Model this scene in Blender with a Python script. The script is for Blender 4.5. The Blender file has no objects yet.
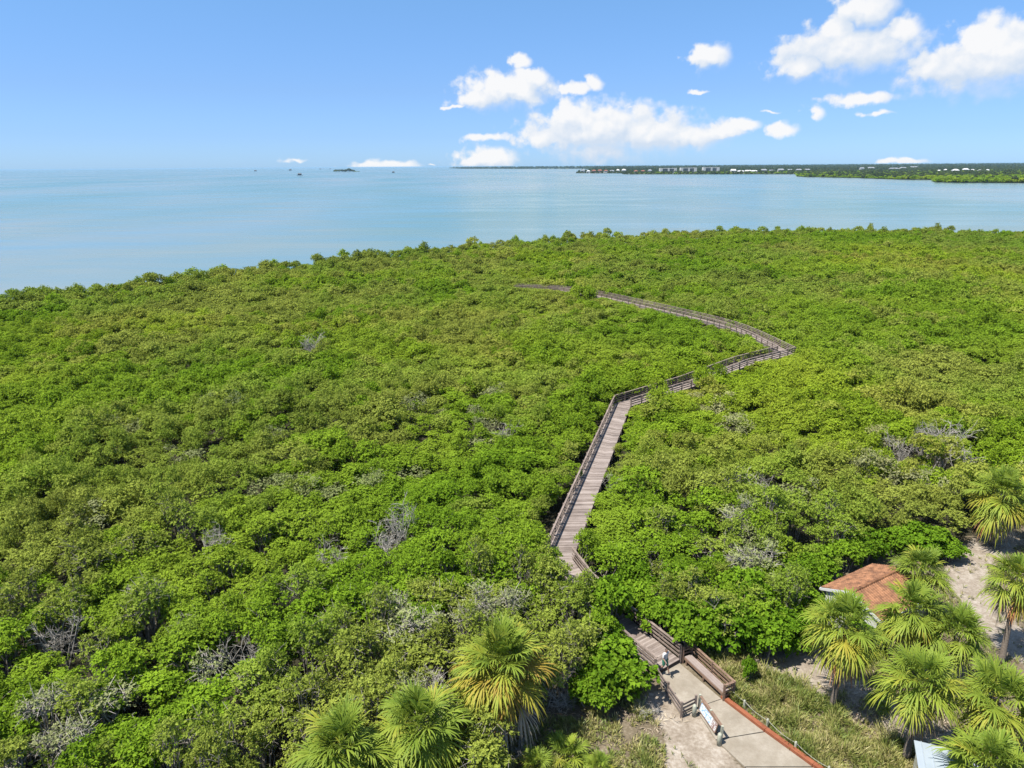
import bpy, bmesh, math, random
import numpy as np
from mathutils import Vector, Matrix, noise

random.seed(11)
RNG = np.random.default_rng(11)
R = math.radians
SC = bpy.context.scene
COL = SC.collection

# ------------------------------------------------------------------ camera
CAM_H = 30.0
FPX = 711.0
PITCH = R(17.04)
ROLL = R(-0.39)
cam_d = bpy.data.cameras.new('camera')
cam = bpy.data.objects.new('camera', cam_d)
COL.objects.link(cam)
CROT = Matrix.Rotation(R(90) - PITCH, 3, 'X') @ Matrix.Rotation(ROLL, 3, 'Z')
cam.matrix_world = Matrix.Translation((0, 0, CAM_H)) @ CROT.to_4x4()
cam_d.sensor_width = 36.0
cam_d.lens = FPX / 1024 * 36.0
cam_d.clip_start = 0.5
cam_d.clip_end = 150000.0
SC.camera = cam


def ray(px, py):
    return CROT @ Vector(((px - 512) / FPX, -(py - 384) / FPX, -1.0))


def at(px, py, z=0.0):
    d = ray(px, py)
    t = (z - CAM_H) / d.z
    return Vector((d.x * t, d.y * t, z))


def project(p):
    v = CROT.transposed() @ (Vector(p) - Vector((0, 0, CAM_H)))
    if v.z > -0.1:
        return (-9999, -9999)
    return (512 + FPX * v.x / -v.z, 384 - FPX * v.y / -v.z)


# ------------------------------------------------------------------ tagging
def tag(o, label=None, cat=None, group=None, kind=None):
    if label: o['label'] = label
    if cat: o['category'] = cat
    if group: o['group'] = group
    if kind: o['kind'] = kind
    return o


def empty(name, loc=(0, 0, 0), rz=0.0, sc=(1, 1, 1), **k):
    o = bpy.data.objects.new(name, None)
    COL.objects.link(o)
    o.location = loc
    o.rotation_euler = (0, 0, rz)
    o.scale = sc
    o.empty_display_size = 0.2
    return tag(o, **k)


def link_mesh(name, me, mat=None, parent=None):
    o = bpy.data.objects.new(name, me)
    COL.objects.link(o)
    if mat is not None:
        me.materials.append(mat)
    if parent is not None:
        o.parent = parent
    return o


class MB:
    """collects shapes and builds them as one mesh"""
    def __init__(s):
        s.v = []
        s.f = []
        s.uv = {}

    def add(s, vs, fs):
        n = len(s.v)
        s.v.extend([tuple(v) for v in vs])
        s.f.extend([tuple(i + n for i in f) for f in fs])

    def box(s, c, size, rz=0.0, bev=0.0):
        hx, hy, hz = size[0] / 2, size[1] / 2, size[2] / 2
        ca, sa = math.cos(rz), math.sin(rz)
        vs = []
        for dz in (-hz, hz):
            for dx, dy in ((-hx, -hy), (hx, -hy), (hx, hy), (-hx, hy)):
                vs.append((c[0] + dx * ca - dy * sa, c[1] + dx * sa + dy * ca, c[2] + dz))
        s.add(vs, [(0, 3, 2, 1), (4, 5, 6, 7), (0, 1, 5, 4), (1, 2, 6, 5), (2, 3, 7, 6), (3, 0, 4, 7)])

    def beam(s, a, b, w, h, up=(0, 0, 1)):
        """box beam from a to b, w wide across, h tall along up"""
        a, b = Vector(a), Vector(b)
        d = (b - a).normalized()
        side = d.cross(Vector(up))
        if side.length < 1e-4:
            side = Vector((1, 0, 0))
        side.normalize()
        u = side.cross(d).normalized()
        vs = []
        for p in (a, b):
            for i, j in ((-1, -1), (1, -1), (1, 1), (-1, 1)):
                vs.append(p + side * (i * w / 2) + u * (j * h / 2))
        s.add(vs, [(0, 1, 2, 3), (7, 6, 5, 4), (0, 4, 5, 1), (1, 5, 6, 2), (2, 6, 7, 3), (3, 7, 4, 0)])

    def tube(s, pts, rad, n=6, cap=True):
        pts = [Vector(p) for p in pts]
        m = len(pts)
        rings = []
        t0 = (pts[1] - pts[0]).normalized()
        ref = t0.orthogonal().normalized()
        base = len(s.v)
        for i, p in enumerate(pts):
            t = (pts[min(i + 1, m - 1)] - pts[max(i - 1, 0)]).normalized()
            ref = (ref - t * ref.dot(t))
            if ref.length < 1e-5:
                ref = t.orthogonal()
            ref.normalize()
            b = t.cross(ref)
            r = rad[i] if hasattr(rad, '__len__') else rad
            for k in range(n):
                a = 2 * math.pi * k / n
                s.v.append(tuple(p + (ref * math.cos(a) + b * math.sin(a)) * r))
        for i in range(m - 1):
            for k in range(n):
                k2 = (k + 1) % n
                s.f.append((base + i * n + k, base + i * n + k2, base + (i + 1) * n + k2, base + (i + 1) * n + k))
        if cap:
            s.f.append(tuple(base + k for k in range(n))[::-1])
            s.f.append(tuple(base + (m - 1) * n + k for k in range(n)))

    def build(s, name, mat=None, parent=None, smooth=False):
        me = bpy.data.meshes.new(name)
        me.from_pydata(s.v, [], s.f)
        me.update()
        if smooth:
            me.polygons.foreach_set('use_smooth', [True] * len(me.polygons))
        return link_mesh(name, me, mat, parent)


def quads_mesh(name, V, Q, attrs=None, mat=None):
    """fast mesh of quads from arrays"""
    me = bpy.data.meshes.new(name)
    nv, nq = len(V), len(Q)
    me.vertices.add(nv)
    me.vertices.foreach_set('co', V.astype(np.float32).ravel())
    me.loops.add(nq * 4)
    me.loops.foreach_set('vertex_index', Q.astype(np.int32).ravel())
    me.polygons.add(nq)
    me.polygons.foreach_set('loop_start', np.arange(0, nq * 4, 4, dtype=np.int32))
    me.update(calc_edges=True)
    for k, a in (attrs or {}).items():
        at_ = me.attributes.new(k, 'FLOAT', 'POINT')
        at_.data.foreach_set('value', a.astype(np.float32))
    if mat is not None:
        me.materials.append(mat)
    me.validate()
    return me


# ------------------------------------------------------------------ materials
class NT:
    def __init__(s, tree):
        s.t = tree
        tree.nodes.clear()

    def n(s, kind, props=None, **inp):
        nd = s.t.nodes.new(kind)
        for k, v in (props or {}).items():
            setattr(nd, k, v)
        for k, v in inp.items():
            s.set(nd, k, v)
        return nd

    def set(s, nd, k, v):
        sock = nd.inputs[int(k[1:])] if (k[0] == 'i' and k[1:].isdigit()) else nd.inputs[k.replace('_', ' ')]
        if isinstance(v, bpy.types.NodeSocket):
            s.t.links.new(v, sock)
        else:
            sock.default_value = v

    def math(s, op, a, b=None, clamp=False):
        nd = s.t.nodes.new('ShaderNodeMath')
        nd.operation = op
        nd.use_clamp = clamp
        s.set(nd, 'i0', a)
        if b is not None:
            s.set(nd, 'i1', b)
        return nd.outputs[0]

    def vmath(s, op, a, b=None, out=0):  # op on vectors
        nd = s.t.nodes.new('ShaderNodeVectorMath')
        nd.operation = op
        s.set(nd, 'i0', a)
        if b is not None:
            s.set(nd, 'i1', b)
        return nd.outputs[out]

    def mix(s, f, a, b, blend='MIX'):
        nd = s.t.nodes.new('ShaderNodeMix')
        nd.data_type = 'RGBA'
        nd.blend_type = blend
        s.set(nd, 'i0', f)
        s.set(nd, 'i6', a)
        s.set(nd, 'i7', b)
        return nd.outputs[2]

    def noise(s, vec, scale, detail=3, rough=0.5, out='Fac'):
        nd = s.n('ShaderNodeTexNoise', None, Scale=scale, Detail=detail, Roughness=rough)
        if vec is not None:
            s.set(nd, 'Vector', vec)
        return nd.outputs[out]

    def ramp(s, f, stops, interp='LINEAR'):
        nd = s.t.nodes.new('ShaderNodeValToRGB')
        cr = nd.color_ramp
        cr.interpolation = interp
        while len(cr.elements) < len(stops):
            cr.elements.new(0.5)
        for e, (p, c) in zip(cr.elements, stops):
            e.position = p
            e.color = c if len(c) == 4 else (*c, 1)
        s.set(nd, 'i0', f)
        return nd.outputs[0]

    def maprange(s, v, a, b, c=0.0, d=1.0, smooth=False):
        nd = s.t.nodes.new('ShaderNodeMapRange')
        if smooth:
            nd.interpolation_type = 'SMOOTHSTEP'
        for k, x in zip(('i0', 'i1', 'i2', 'i3', 'i4'), (v, a, b, c, d)):
            s.set(nd, k, x)
        return nd.outputs[0]


def new_mat(name):
    m = bpy.data.materials.new(name)
    m.use_nodes = True
    return m, NT(m.node_tree)


def finish(nt, shader):
    o = nt.n('ShaderNodeOutputMaterial')
    nt.t.links.new(shader, o.inputs['Surface'])


def c4(c):
    return (c[0], c[1], c[2], 1.0)


def leaf_mat(name, dark, light, accent, patch=14.0, trans=0.22, wpos=True):
    """leaf colours: per-spray tint, per-plant variation and slow species patches over the ground"""
    m, nt = new_mat(name)
    tint = nt.n('ShaderNodeAttribute', {'attribute_name': 'tint'}).outputs['Fac']
    rnd = nt.n('ShaderNodeObjectInfo').outputs['Random']
    pos = nt.n('ShaderNodeNewGeometry').outputs['Position']
    big = nt.noise(pos, 1.0 / patch, 2, 0.5)
    f = nt.math('ADD', nt.math('MULTIPLY', tint, 0.65), nt.math('MULTIPLY', rnd, 0.5), True)
    c = nt.mix(f, c4(dark), c4(light))
    c = nt.mix(nt.maprange(big, 0.44, 0.64, 0.0, 0.75), c, c4(accent))
    c = nt.mix(nt.math('MULTIPLY', tint, 0.45), c, c4(light))
    zone = nt.noise(nt.vmath('ADD', pos, (37.0, 11.0, 0)), 1.0 / 62.0, 2, 0.5)
    c = nt.mix(nt.maprange(zone, 0.47, 0.66, 0.0, 0.62), c, nt.mix(1.0, c, (0.66, 0.83, 0.62, 1), 'MULTIPLY'))
    c = nt.mix(nt.maprange(zone, 0.46, 0.33, 0.0, 0.5), c, nt.mix(1.0, c, (1.38, 1.18, 1.0, 1), 'MULTIPLY'))
    bsdf = nt.n('ShaderNodeBsdfDiffuse', None, Color=c)
    tr = nt.n('ShaderNodeBsdfTranslucent', None, Color=c)
    mx = nt.n('ShaderNodeMixShader', None, i0=trans, i1=bsdf.outputs[0], i2=tr.outputs[0])
    finish(nt, mx.outputs[0])
    return m


def simple_mat(name, c1, c2, scale=3.0, rough=0.8, bump=0.0, coord='Object', detail=4, metal=0.0, stretch=None):
    m, nt = new_mat(name)
    tc = nt.n('ShaderNodeTexCoord').outputs[coord]
    if stretch:
        mp = nt.n('ShaderNodeMapping', None, Vector=tc, Scale=stretch)
        tc = mp.outputs[0]
    f = nt.noise(tc, scale, detail, 0.6)
    c = nt.mix(nt.maprange(f, 0.3, 0.7), c4(c1), c4(c2))
    b = nt.n('ShaderNodeBsdfPrincipled', None, Base_Color=c, Roughness=rough, Metallic=metal)
    b.inputs['Specular IOR Level'].default_value = 0.3
    if bump:
        bp = nt.n('ShaderNodeBump', None, Strength=bump, Height=f)
        nt.t.links.new(bp.outputs[0], b.inputs['Normal'])
    finish(nt, b.outputs[0])
    return m


M = {}
M['olive_leaf'] = leaf_mat('olive_leaf', (0.080, 0.104, 0.015), (0.310, 0.350, 0.064), (0.180, 0.280, 0.026), 15, 0.38)
M['bright_leaf'] = leaf_mat('bright_leaf', (0.060, 0.116, 0.008), (0.225, 0.335, 0.026), (0.240, 0.300, 0.034), 19, 0.38)
M['gloss_leaf'] = leaf_mat('gloss_leaf', (0.040, 0.092, 0.006), (0.185, 0.290, 0.022), (0.105, 0.200, 0.012), 5, 0.36)
M['far_leaf'] = leaf_mat('far_leaf', (0.034, 0.052, 0.024), (0.090, 0.118, 0.042), (0.055, 0.075, 0.032), 160)
M['grey_leaf'] = leaf_mat('grey_leaf', (0.095, 0.108, 0.050), (0.29, 0.30, 0.14), (0.17, 0.195, 0.06), 9)


def frond_mat():
    m, nt = new_mat('palm_frond')
    tint = nt.n('ShaderNodeAttribute', {'attribute_name': 'tint'}).outputs['Fac']
    rnd = nt.n('ShaderNodeObjectInfo').outputs['Random']
    c = nt.ramp(tint, [(0.0, (0.135, 0.205, 0.024)), (0.35, (0.235, 0.295, 0.036)), (0.6, (0.320, 0.310, 0.040)),
                       (0.8, (0.340, 0.255, 0.040)), (1.0, (0.290, 0.160, 0.048))])
    b = nt.n('ShaderNodeBsdfPrincipled', None, Base_Color=c, Roughness=0.6)
    b.inputs['Specular IOR Level'].default_value = 0.2
    tr = nt.n('ShaderNodeBsdfTranslucent', None, Color=c)
    mx = nt.n('ShaderNodeMixShader', None, i0=0.42, i1=b.outputs[0], i2=tr.outputs[0])
    finish(nt, mx.outputs[0])
    return m


M['frond'] = frond_mat()


def dead_mat():
    m, nt = new_mat('dead_frond')
    tint = nt.n('ShaderNodeAttribute', {'attribute_name': 'tint'}).outputs['Fac']
    c = nt.ramp(tint, [(0.0, (0.08, 0.058, 0.04)), (0.5, (0.20, 0.155, 0.11)), (0.85, (0.36, 0.30, 0.21)), (1.0, (0.32, 0.14, 0.045))])
    b = nt.n('ShaderNodeBsdfPrincipled', None, Base_Color=c, Roughness=0.8)
    finish(nt, b.outputs[0])
    return m


M['dead'] = dead_mat()


def grass_mat():
    m, nt = new_mat('grass_blade')
    tint = nt.n('ShaderNodeAttribute', {'attribute_name': 'tint'}).outputs['Fac']
    pos = nt.n('ShaderNodeNewGeometry').outputs['Position']
    n1 = nt.noise(pos, 0.55, 4, 0.65)
    f = nt.math('ADD', nt.math('MULTIPLY', tint, 0.42), nt.math('MULTIPLY', nt.maprange(n1, 0.33, 0.67), 0.62))
    c = nt.ramp(f, [(0.0, (0.060, 0.095, 0.012)), (0.3, (0.135, 0.175, 0.026)), (0.6, (0.25, 0.24, 0.07)), (1.0, (0.40, 0.33, 0.17))])
    b = nt.n('ShaderNodeBsdfPrincipled', None, Base_Color=c, Roughness=0.6)
    tr = nt.n('ShaderNodeBsdfTranslucent', None, Color=c)
    mx = nt.n('ShaderNodeMixShader', None, i0=0.2, i1=b.outputs[0], i2=tr.outputs[0])
    finish(nt, mx.outputs[0])
    return m


M['grass'] = grass_mat()
M['bark'] = simple_mat('mangrove_bark', (0.10, 0.085, 0.068), (0.26, 0.235, 0.20), 6, 0.9, 0.3)
M['dead_wood'] = simple_mat('dead_wood', (0.19, 0.17, 0.142), (0.37, 0.345, 0.305), 8, 0.9, 0.2)
M['palm_bark'] = simple_mat('palm_bark', (0.07, 0.055, 0.043), (0.17, 0.14, 0.11), 7, 0.9, 0.6, stretch=(1, 1, 3))
M['pale_wood'] = simple_mat('weathered_post', (0.20, 0.20, 0.15), (0.32, 0.325, 0.26), 9, 0.85, 0.2)
M['brown_wood'] = simple_mat('brown_timber', (0.10, 0.062, 0.042), (0.20, 0.130, 0.090), 3, 0.8, 0.2, stretch=(1, 1, 5))
M['rail_wood'] = simple_mat('rail_timber', (0.105, 0.080, 0.065), (0.225, 0.178, 0.148), 2.2, 0.85, 0.15)
M['pile_wood'] = simple_mat('pile_timber', (0.04, 0.032, 0.027), (0.09, 0.072, 0.06), 4, 0.9, 0.2)
M['rust_edge'] = simple_mat('rust_red_edging', (0.15, 0.045, 0.02), (0.22, 0.075, 0.034), 2.5, 0.8, 0.15)
M['stucco'] = simple_mat('white_stucco', (0.340, 0.332, 0.306), (0.425, 0.416, 0.391), 2.0, 0.85, 0.1)
M['tile'] = simple_mat('terracotta_tile', (0.070, 0.032, 0.017), (0.285, 0.135, 0.066), 2.6, 0.75, 0.2, detail=8)
M['rope'] = simple_mat('white_rope', (0.187, 0.187, 0.145), (0.272, 0.272, 0.221), 10, 0.8)
M['white_wall'] = simple_mat('white_wall', (0.357, 0.357, 0.348), (0.459, 0.459, 0.451), 0.05, 0.8)
M['cream_wall'] = simple_mat('cream_wall', (0.306, 0.272, 0.221), (0.391, 0.348, 0.289), 0.05, 0.8)
M['pink_wall'] = simple_mat('pink_wall', (0.255, 0.162, 0.136), (0.323, 0.212, 0.178), 0.05, 0.8)
M['grey_roof'] = simple_mat('grey_roof', (0.153, 0.162, 0.178), (0.221, 0.230, 0.246), 0.05, 0.7)
M['white_roof'] = simple_mat('white_roof', (0.391, 0.391, 0.391), (0.476, 0.476, 0.476), 0.05, 0.6)
M['red_roof'] = simple_mat('red_roof', (0.153, 0.060, 0.038), (0.221, 0.089, 0.060), 0.05, 0.7)
M['window'] = simple_mat('window_glass', (0.05, 0.06, 0.075), (0.10, 0.12, 0.14), 0.1, 0.15)
M['dark_wood'] = simple_mat('dark_house_wood', (0.05, 0.055, 0.06), (0.10, 0.10, 0.105), 0.5, 0.8)
M['metal_roof'] = simple_mat('pale_metal_roof', (0.289, 0.332, 0.374), (0.374, 0.416, 0.451), 0.6, 0.35, 0.0, metal=0.35)
M['skin'] = simple_mat('skin', (0.221, 0.132, 0.089), (0.255, 0.157, 0.106), 5, 0.6)
M['shirt'] = simple_mat('white_shirt', (0.391, 0.391, 0.391), (0.459, 0.459, 0.459), 8, 0.9)
M['shorts'] = simple_mat('green_shorts', (0.02, 0.12, 0.075), (0.035, 0.17, 0.105), 8, 0.9)
M['hair'] = simple_mat('dark_hair', (0.025, 0.018, 0.014), (0.05, 0.036, 0.028), 20, 0.7)
M['shoe'] = simple_mat('dark_shoe', (0.03, 0.03, 0.03), (0.07, 0.06, 0.06), 20, 0.7)


def deck_mat():
    m, nt = new_mat('deck_planks')
    uv = nt.n('ShaderNodeUVMap').outputs[0]
    sep = nt.n('ShaderNodeSeparateXYZ', None, i0=uv)
    u, v = sep.outputs[0], sep.outputs[1]
    pl = nt.math('DIVIDE', u, 0.145)
    fl = nt.math('FLOOR', pl)
    fr = nt.math('FRACT', pl)
    wn = nt.n('ShaderNodeTexWhiteNoise', {'noise_dimensions': '1D'}, W=fl).outputs[0]
    vec = nt.n('ShaderNodeCombineXYZ', None, i0=nt.math('MULTIPLY', fl, 3.7), i1=nt.math('MULTIPLY', v, 1.3), i2=0.0).outputs[0]
    n1 = nt.noise(vec, 1.0, 4, 0.6)
    pos = nt.n('ShaderNodeNewGeometry').outputs['Position']
    n2 = nt.noise(pos, 0.45, 3, 0.6)
    f = nt.math('ADD', nt.math('MULTIPLY', wn, 0.5), nt.math('MULTIPLY', n1, 0.6))
    f = nt.math('ADD', f, nt.math('MULTIPLY', nt.math('SUBTRACT', n2, 0.5), 0.7))
    c = nt.ramp(f, [(0.12, (0.064, 0.050, 0.042)), (0.4, (0.143, 0.114, 0.097)), (0.75, (0.227, 0.189, 0.166)), (1.0, (0.288, 0.246, 0.219))])
    gap = nt.math('LESS_THAN', fr, 0.07)
    c = nt.mix(nt.math('MULTIPLY', gap, 0.85), c, (0.023, 0.018, 0.015, 1))
    b = nt.n('ShaderNodeBsdfPrincipled', None, Base_Color=c, Roughness=0.85)
    b.inputs['Specular IOR Level'].default_value = 0.25
    finish(nt, b.outputs[0])
    return m


M['deck'] = deck_mat()


def concrete_mat():
    m, nt = new_mat('concrete')
    pos = nt.n('ShaderNodeNewGeometry').outputs['Position']
    n1 = nt.noise(pos, 0.8, 5, 0.65)
    n2 = nt.noise(pos, 9.0, 4, 0.7)
    c = nt.ramp(n1, [(0.3, (0.168, 0.143, 0.108)), (0.55, (0.226, 0.198, 0.157)), (0.75, (0.267, 0.238, 0.195))])
    c = nt.mix(nt.maprange(nt.noise(pos, 2.3, 6, 0.75), 0.48, 0.72, 0, 0.45), c, (0.165, 0.135, 0.10, 1))
    c = nt.mix(nt.maprange(n2, 0.45, 0.75, 0, 0.45), c, (0.148, 0.123, 0.094, 1))
    b = nt.n('ShaderNodeBsdfPrincipled', None, Base_Color=c, Roughness=0.9)
    b.inputs['Specular IOR Level'].default_value = 0.2
    bp = nt.n('ShaderNodeBump', None, Strength=0.2, Distance=0.02, Height=n2)
    nt.t.links.new(bp.outputs[0], b.inputs['Normal'])
    finish(nt, b.outputs[0])
    return m


M['concrete'] = concrete_mat()


def ground_mat():
    m, nt = new_mat('ground')
    pos = nt.n('ShaderNodeNewGeometry').outputs['Position']
    sand = nt.n('ShaderNodeAttribute', {'attribute_name': 'sand'}).outputs['Fac']
    dry = nt.n('ShaderNodeAttribute', {'attribute_name': 'dry'}).outputs['Fac']
    n1 = nt.noise(pos, 0.9, 5, 0.65)
    n2 = nt.noise(pos, 5.0, 5, 0.7)
    mud = nt.mix(n2, (0.014, 0.014, 0.008, 1), (0.036, 0.032, 0.017, 1))
    soil = nt.ramp(nt.math('ADD', nt.math('MULTIPLY', n1, 0.5), nt.math('MULTIPLY', n2, 0.5)),
                   [(0.3, (0.047, 0.038, 0.023)), (0.5, (0.106, 0.085, 0.055)), (0.7, (0.196, 0.162, 0.115))])
    sandc = nt.ramp(nt.math('ADD', nt.math('MULTIPLY', n1, 0.55), nt.math('MULTIPLY', n2, 0.45)),
                    [(0.32, (0.111, 0.085, 0.060)), (0.5, (0.208, 0.174, 0.136)), (0.66, (0.315, 0.281, 0.238))])
    jit = nt.math('MULTIPLY', nt.math('SUBTRACT', nt.math('ADD', nt.math('MULTIPLY', n1, 0.5), nt.math('MULTIPLY', n2, 0.5)), 0.5), 1.5)
    c = nt.mix(nt.maprange(nt.math('ADD', dry, jit), 0.3, 0.7), mud, soil)
    c = nt.mix(nt.maprange(nt.math('ADD', sand, jit), 0.35, 0.65), c, sandc)
    b = nt.n('ShaderNodeBsdfPrincipled', None, Base_Color=c, Roughness=0.95)
    b.inputs['Specular IOR Level'].default_value = 0.15
    bp = nt.n('ShaderNodeBump', None, Strength=0.5, Distance=0.06, Height=n2)
    nt.t.links.new(bp.outputs[0], b.inputs['Normal'])
    finish(nt, b.outputs[0])
    return m


M['ground'] = ground_mat()


def water_mat():
    m, nt = new_mat('sea_water')
    pos = nt.n('ShaderNodeNewGeometry').outputs['Position']
    big = nt.noise(nt.n('ShaderNodeMapping', None, Vector=pos, Scale=(0.004, 0.0016, 1)).outputs[0], 1.0, 3, 0.55)
    mid = nt.noise(nt.n('ShaderNodeMapping', None, Vector=pos, Scale=(0.012, 0.045, 1)).outputs[0], 1.0, 4, 0.6)
    c = nt.ramp(nt.math('ADD', nt.math('MULTIPLY', big, 0.65), nt.math('MULTIPLY', mid, 0.35)),
                [(0.36, (0.062, 0.134, 0.126)), (0.5, (0.104, 0.156, 0.148)), (0.64, (0.150, 0.174, 0.164))])
    b = nt.n('ShaderNodeBsdfPrincipled', None, Base_Color=c, Roughness=0.22, IOR=1.33)
    r1 = nt.noise(nt.n('ShaderNodeMapping', None, Vector=pos, Scale=(0.9, 1.6, 1)).outputs[0], 1.0, 3, 0.6)
    bp = nt.n('ShaderNodeBump', None, Strength=0.10, Distance=0.12, Height=r1)
    nt.t.links.new(bp.outputs[0], b.inputs['Normal'])
    nt.set(b, 'Roughness', nt.maprange(mid, 0.35, 0.65, 0.16, 0.30))
    finish(nt, b.outputs[0])
    return m


M['water'] = water_mat()


def sign_mat():
    m, nt = new_mat('sign_print')
    uv = nt.n('ShaderNodeUVMap').outputs[0]
    sep = nt.n('ShaderNodeSeparateXYZ', None, i0=uv)
    u, v = sep.outputs[0], sep.outputs[1]
    n = nt.noise(uv, 9, 2, 0.5)
    pic = nt.math('GREATER_THAN', u, 0.72)
    blue = nt.math('MULTIPLY', nt.math('GREATER_THAN', n, 0.55), nt.math('LESS_THAN', u, 0.66))
    c = nt.mix(blue, (0.42, 0.46, 0.50, 1), (0.11, 0.24, 0.40, 1))
    pc = nt.mix(nt.math('GREATER_THAN', n, 0.5), (0.17, 0.10, 0.09, 1), (0.38, 0.37, 0.36, 1))
    c = nt.mix(pic, c, pc)
    b = nt.n('ShaderNodeBsdfPrincipled', None, Base_Color=c, Roughness=0.5)
    finish(nt, b.outputs[0])
    return m


M['sign'] = sign_mat()

# ------------------------------------------------------------------ foliage meshes
def unit(a):
    return a / np.maximum(np.linalg.norm(a, axis=1, keepdims=True), 1e-6)


def sprays(P, N, k, L, W, spread, rng, tint):
    """k pointed leaves radiating from each point P around normal N -> verts, quads, tint"""
    n = len(P)
    P = np.repeat(P, k, 0)
    N = np.repeat(N, k, 0)
    T = np.repeat(tint, k)
    rnd = rng.normal(size=(n * k, 3))
    tan = unit(rnd - N * np.sum(rnd * N, 1, keepdims=True))
    a = rng.uniform(spread[0], spread[1], (n * k, 1))
    d = N * np.cos(a) + tan * np.sin(a)
    side = unit(np.cross(d, N + 0.15 * rng.normal(size=N.shape)))
    l = (L if not hasattr(L, '__len__') else 1.0) * rng.uniform(0.7, 1.25, (n * k, 1))
    if hasattr(L, '__len__'):
        l = np.repeat(L, k)[:, None] * rng.uniform(0.7, 1.25, (n * k, 1))
    w = W * rng.uniform(0.8, 1.2, (n * k, 1))
    mid = P + d * l * 0.55
    tip = P + d * l
    tip[:, 2] -= 0.12 * l[:, 0]
    V = np.stack([P, mid + side * w / 2, tip, mid - side * w / 2], 1).reshape(-1, 3)
    Q = np.arange(n * k * 4).reshape(-1, 4)
    tt = np.clip(T + rng.normal(0, 0.17, n * k), 0, 1)
    return V, Q, np.repeat(tt, 4)


def crown_mesh(name, mat, seed, rad=1.7, base=1.1, top=3.5, lobes=15, ros=44, k=5, L=0.17, W=0.085, lobe=(0.3, 0.46), loose=0.15):
    """a crown of many leaf sprays on uneven lobes; returns mesh and lobe centres"""
    rng = np.random.default_rng(seed)
    cs = []
    Vs, Qs, Ts, off = [], [], [], 0
    for i in range(lobes):
        ang = rng.uniform(0, 2 * math.pi)
        rr = rad * 0.82 * math.sqrt(rng.uniform(0.0, 1.0))
        dome = math.sqrt(max(0.0, 1 - (rr / rad) ** 2))
        r = rad * rng.uniform(*lobe)
        zt = base + (top - base) * (0.30 + 0.70 * dome) * rng.uniform(0.82, 1.05) - r
        if i % 4 == 3:
            zt = base + (top - base) * rng.uniform(0.1, 0.45)
        c = np.array([rr * math.cos(ang), rr * math.sin(ang), max(zt, base * 0.6)])
        cs.append((c, r))
        n = int(ros * (r / (rad * 0.38)) ** 2)
        N = unit(rng.normal(size=(n, 3)))
        N[:, 2] = np.where(N[:, 2] < -0.35, -N[:, 2], N[:, 2])
        rad_j = r * (1 + rng.normal(0, loose, (n, 1)))
        P = c + N * rad_j * np.array([1.0, 1.0, 0.78])
        N2 = unit(N + np.array([0, 0, 0.45]))
        t = np.clip(rng.uniform(0.15, 0.7) + rng.normal(0, 0.14, n), 0, 1)
        V, Q, T = sprays(P, N2, k, L, W, (0.55, 1.5), rng, t)
        Vs.append(V); Qs.append(Q + off); Ts.append(T)
        off += len(V)
    me = quads_mesh(name, np.concatenate(Vs), np.concatenate(Qs), {'tint': np.concatenate(Ts)}, mat)
    return me, cs


def stems_mesh(name, mat, seed, cs, spread=0.35, r0=0.045, twigs=0):
    rng = random.Random(seed)
    mb = MB()
    for c, r in cs:
        b = Vector((rng.uniform(-spread, spread) + c[0] * 0.25, rng.uniform(-spread, spread) + c[1] * 0.25, -0.1))
        e = Vector(c)
        m1 = b.lerp(e, 0.4) + Vector((rng.uniform(-.22, .22), rng.uniform(-.22, .22), 0.25))
        m2 = b.lerp(e, 0.75) + Vector((rng.uniform(-.18, .18), rng.uniform(-.18, .18), 0.1))
        q = r0 * rng.uniform(0.7, 1.3)
        mb.tube([b, m1, m2, e], [q, q * 0.8, q * 0.55, q * 0.3], 5, False)
        for _ in range(twigs):
            t = m2.lerp(e, rng.uniform(0.1, 1.0))
            d = Vector((rng.uniform(-1, 1), rng.uniform(-1, 1), rng.uniform(-0.1, 1.0))).normalized() * rng.uniform(0.3, 0.9)
            mb.tube([t, t + d * 0.5 + Vector((0, 0, .04)), t + d], [q * 0.4, q * 0.3, q * 0.14], 4, False)
    me = bpy.data.meshes.new(name)
    me.from_pydata(mb.v, [], mb.f)
    me.materials.append(mat)
    return me


NEAR = {'olive': [], 'bright': [], 'grey': []}
for i in range(7):
    me, cs = crown_mesh('olive_crown', M['olive_leaf'], 100 + i, 1.3, 1.2, 4.2, 19, 46, 5, 0.165, 0.075, (0.16, 0.38), 0.30)
    NEAR['olive'].append((me, stems_mesh('stems', M['bark'], 100 + i, cs, twigs=3)))
for i in range(7):
    me, cs = crown_mesh('bright_crown', M['bright_leaf'], 200 + i, 1.3, 0.9, 3.9, 18, 48, 5, 0.185, 0.09, (0.18, 0.40), 0.26)
    NEAR['bright'].append((me, stems_mesh('stems', M['bark'], 200 + i, cs, twigs=1)))
for i in range(2):
    me, cs = crown_mesh('grey_crown', M['grey_leaf'], 300 + i, 1.4, 1.2, 4.0, 16, 20, 4, 0.15, 0.08, (0.22, 0.42), 0.3)
    NEAR['grey'].append((me, stems_mesh('stems', M['dead_wood'], 300 + i, cs, twigs=9)))
MID = {'olive': [], 'bright': []}
FAR = {'olive': [], 'bright': []}
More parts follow.
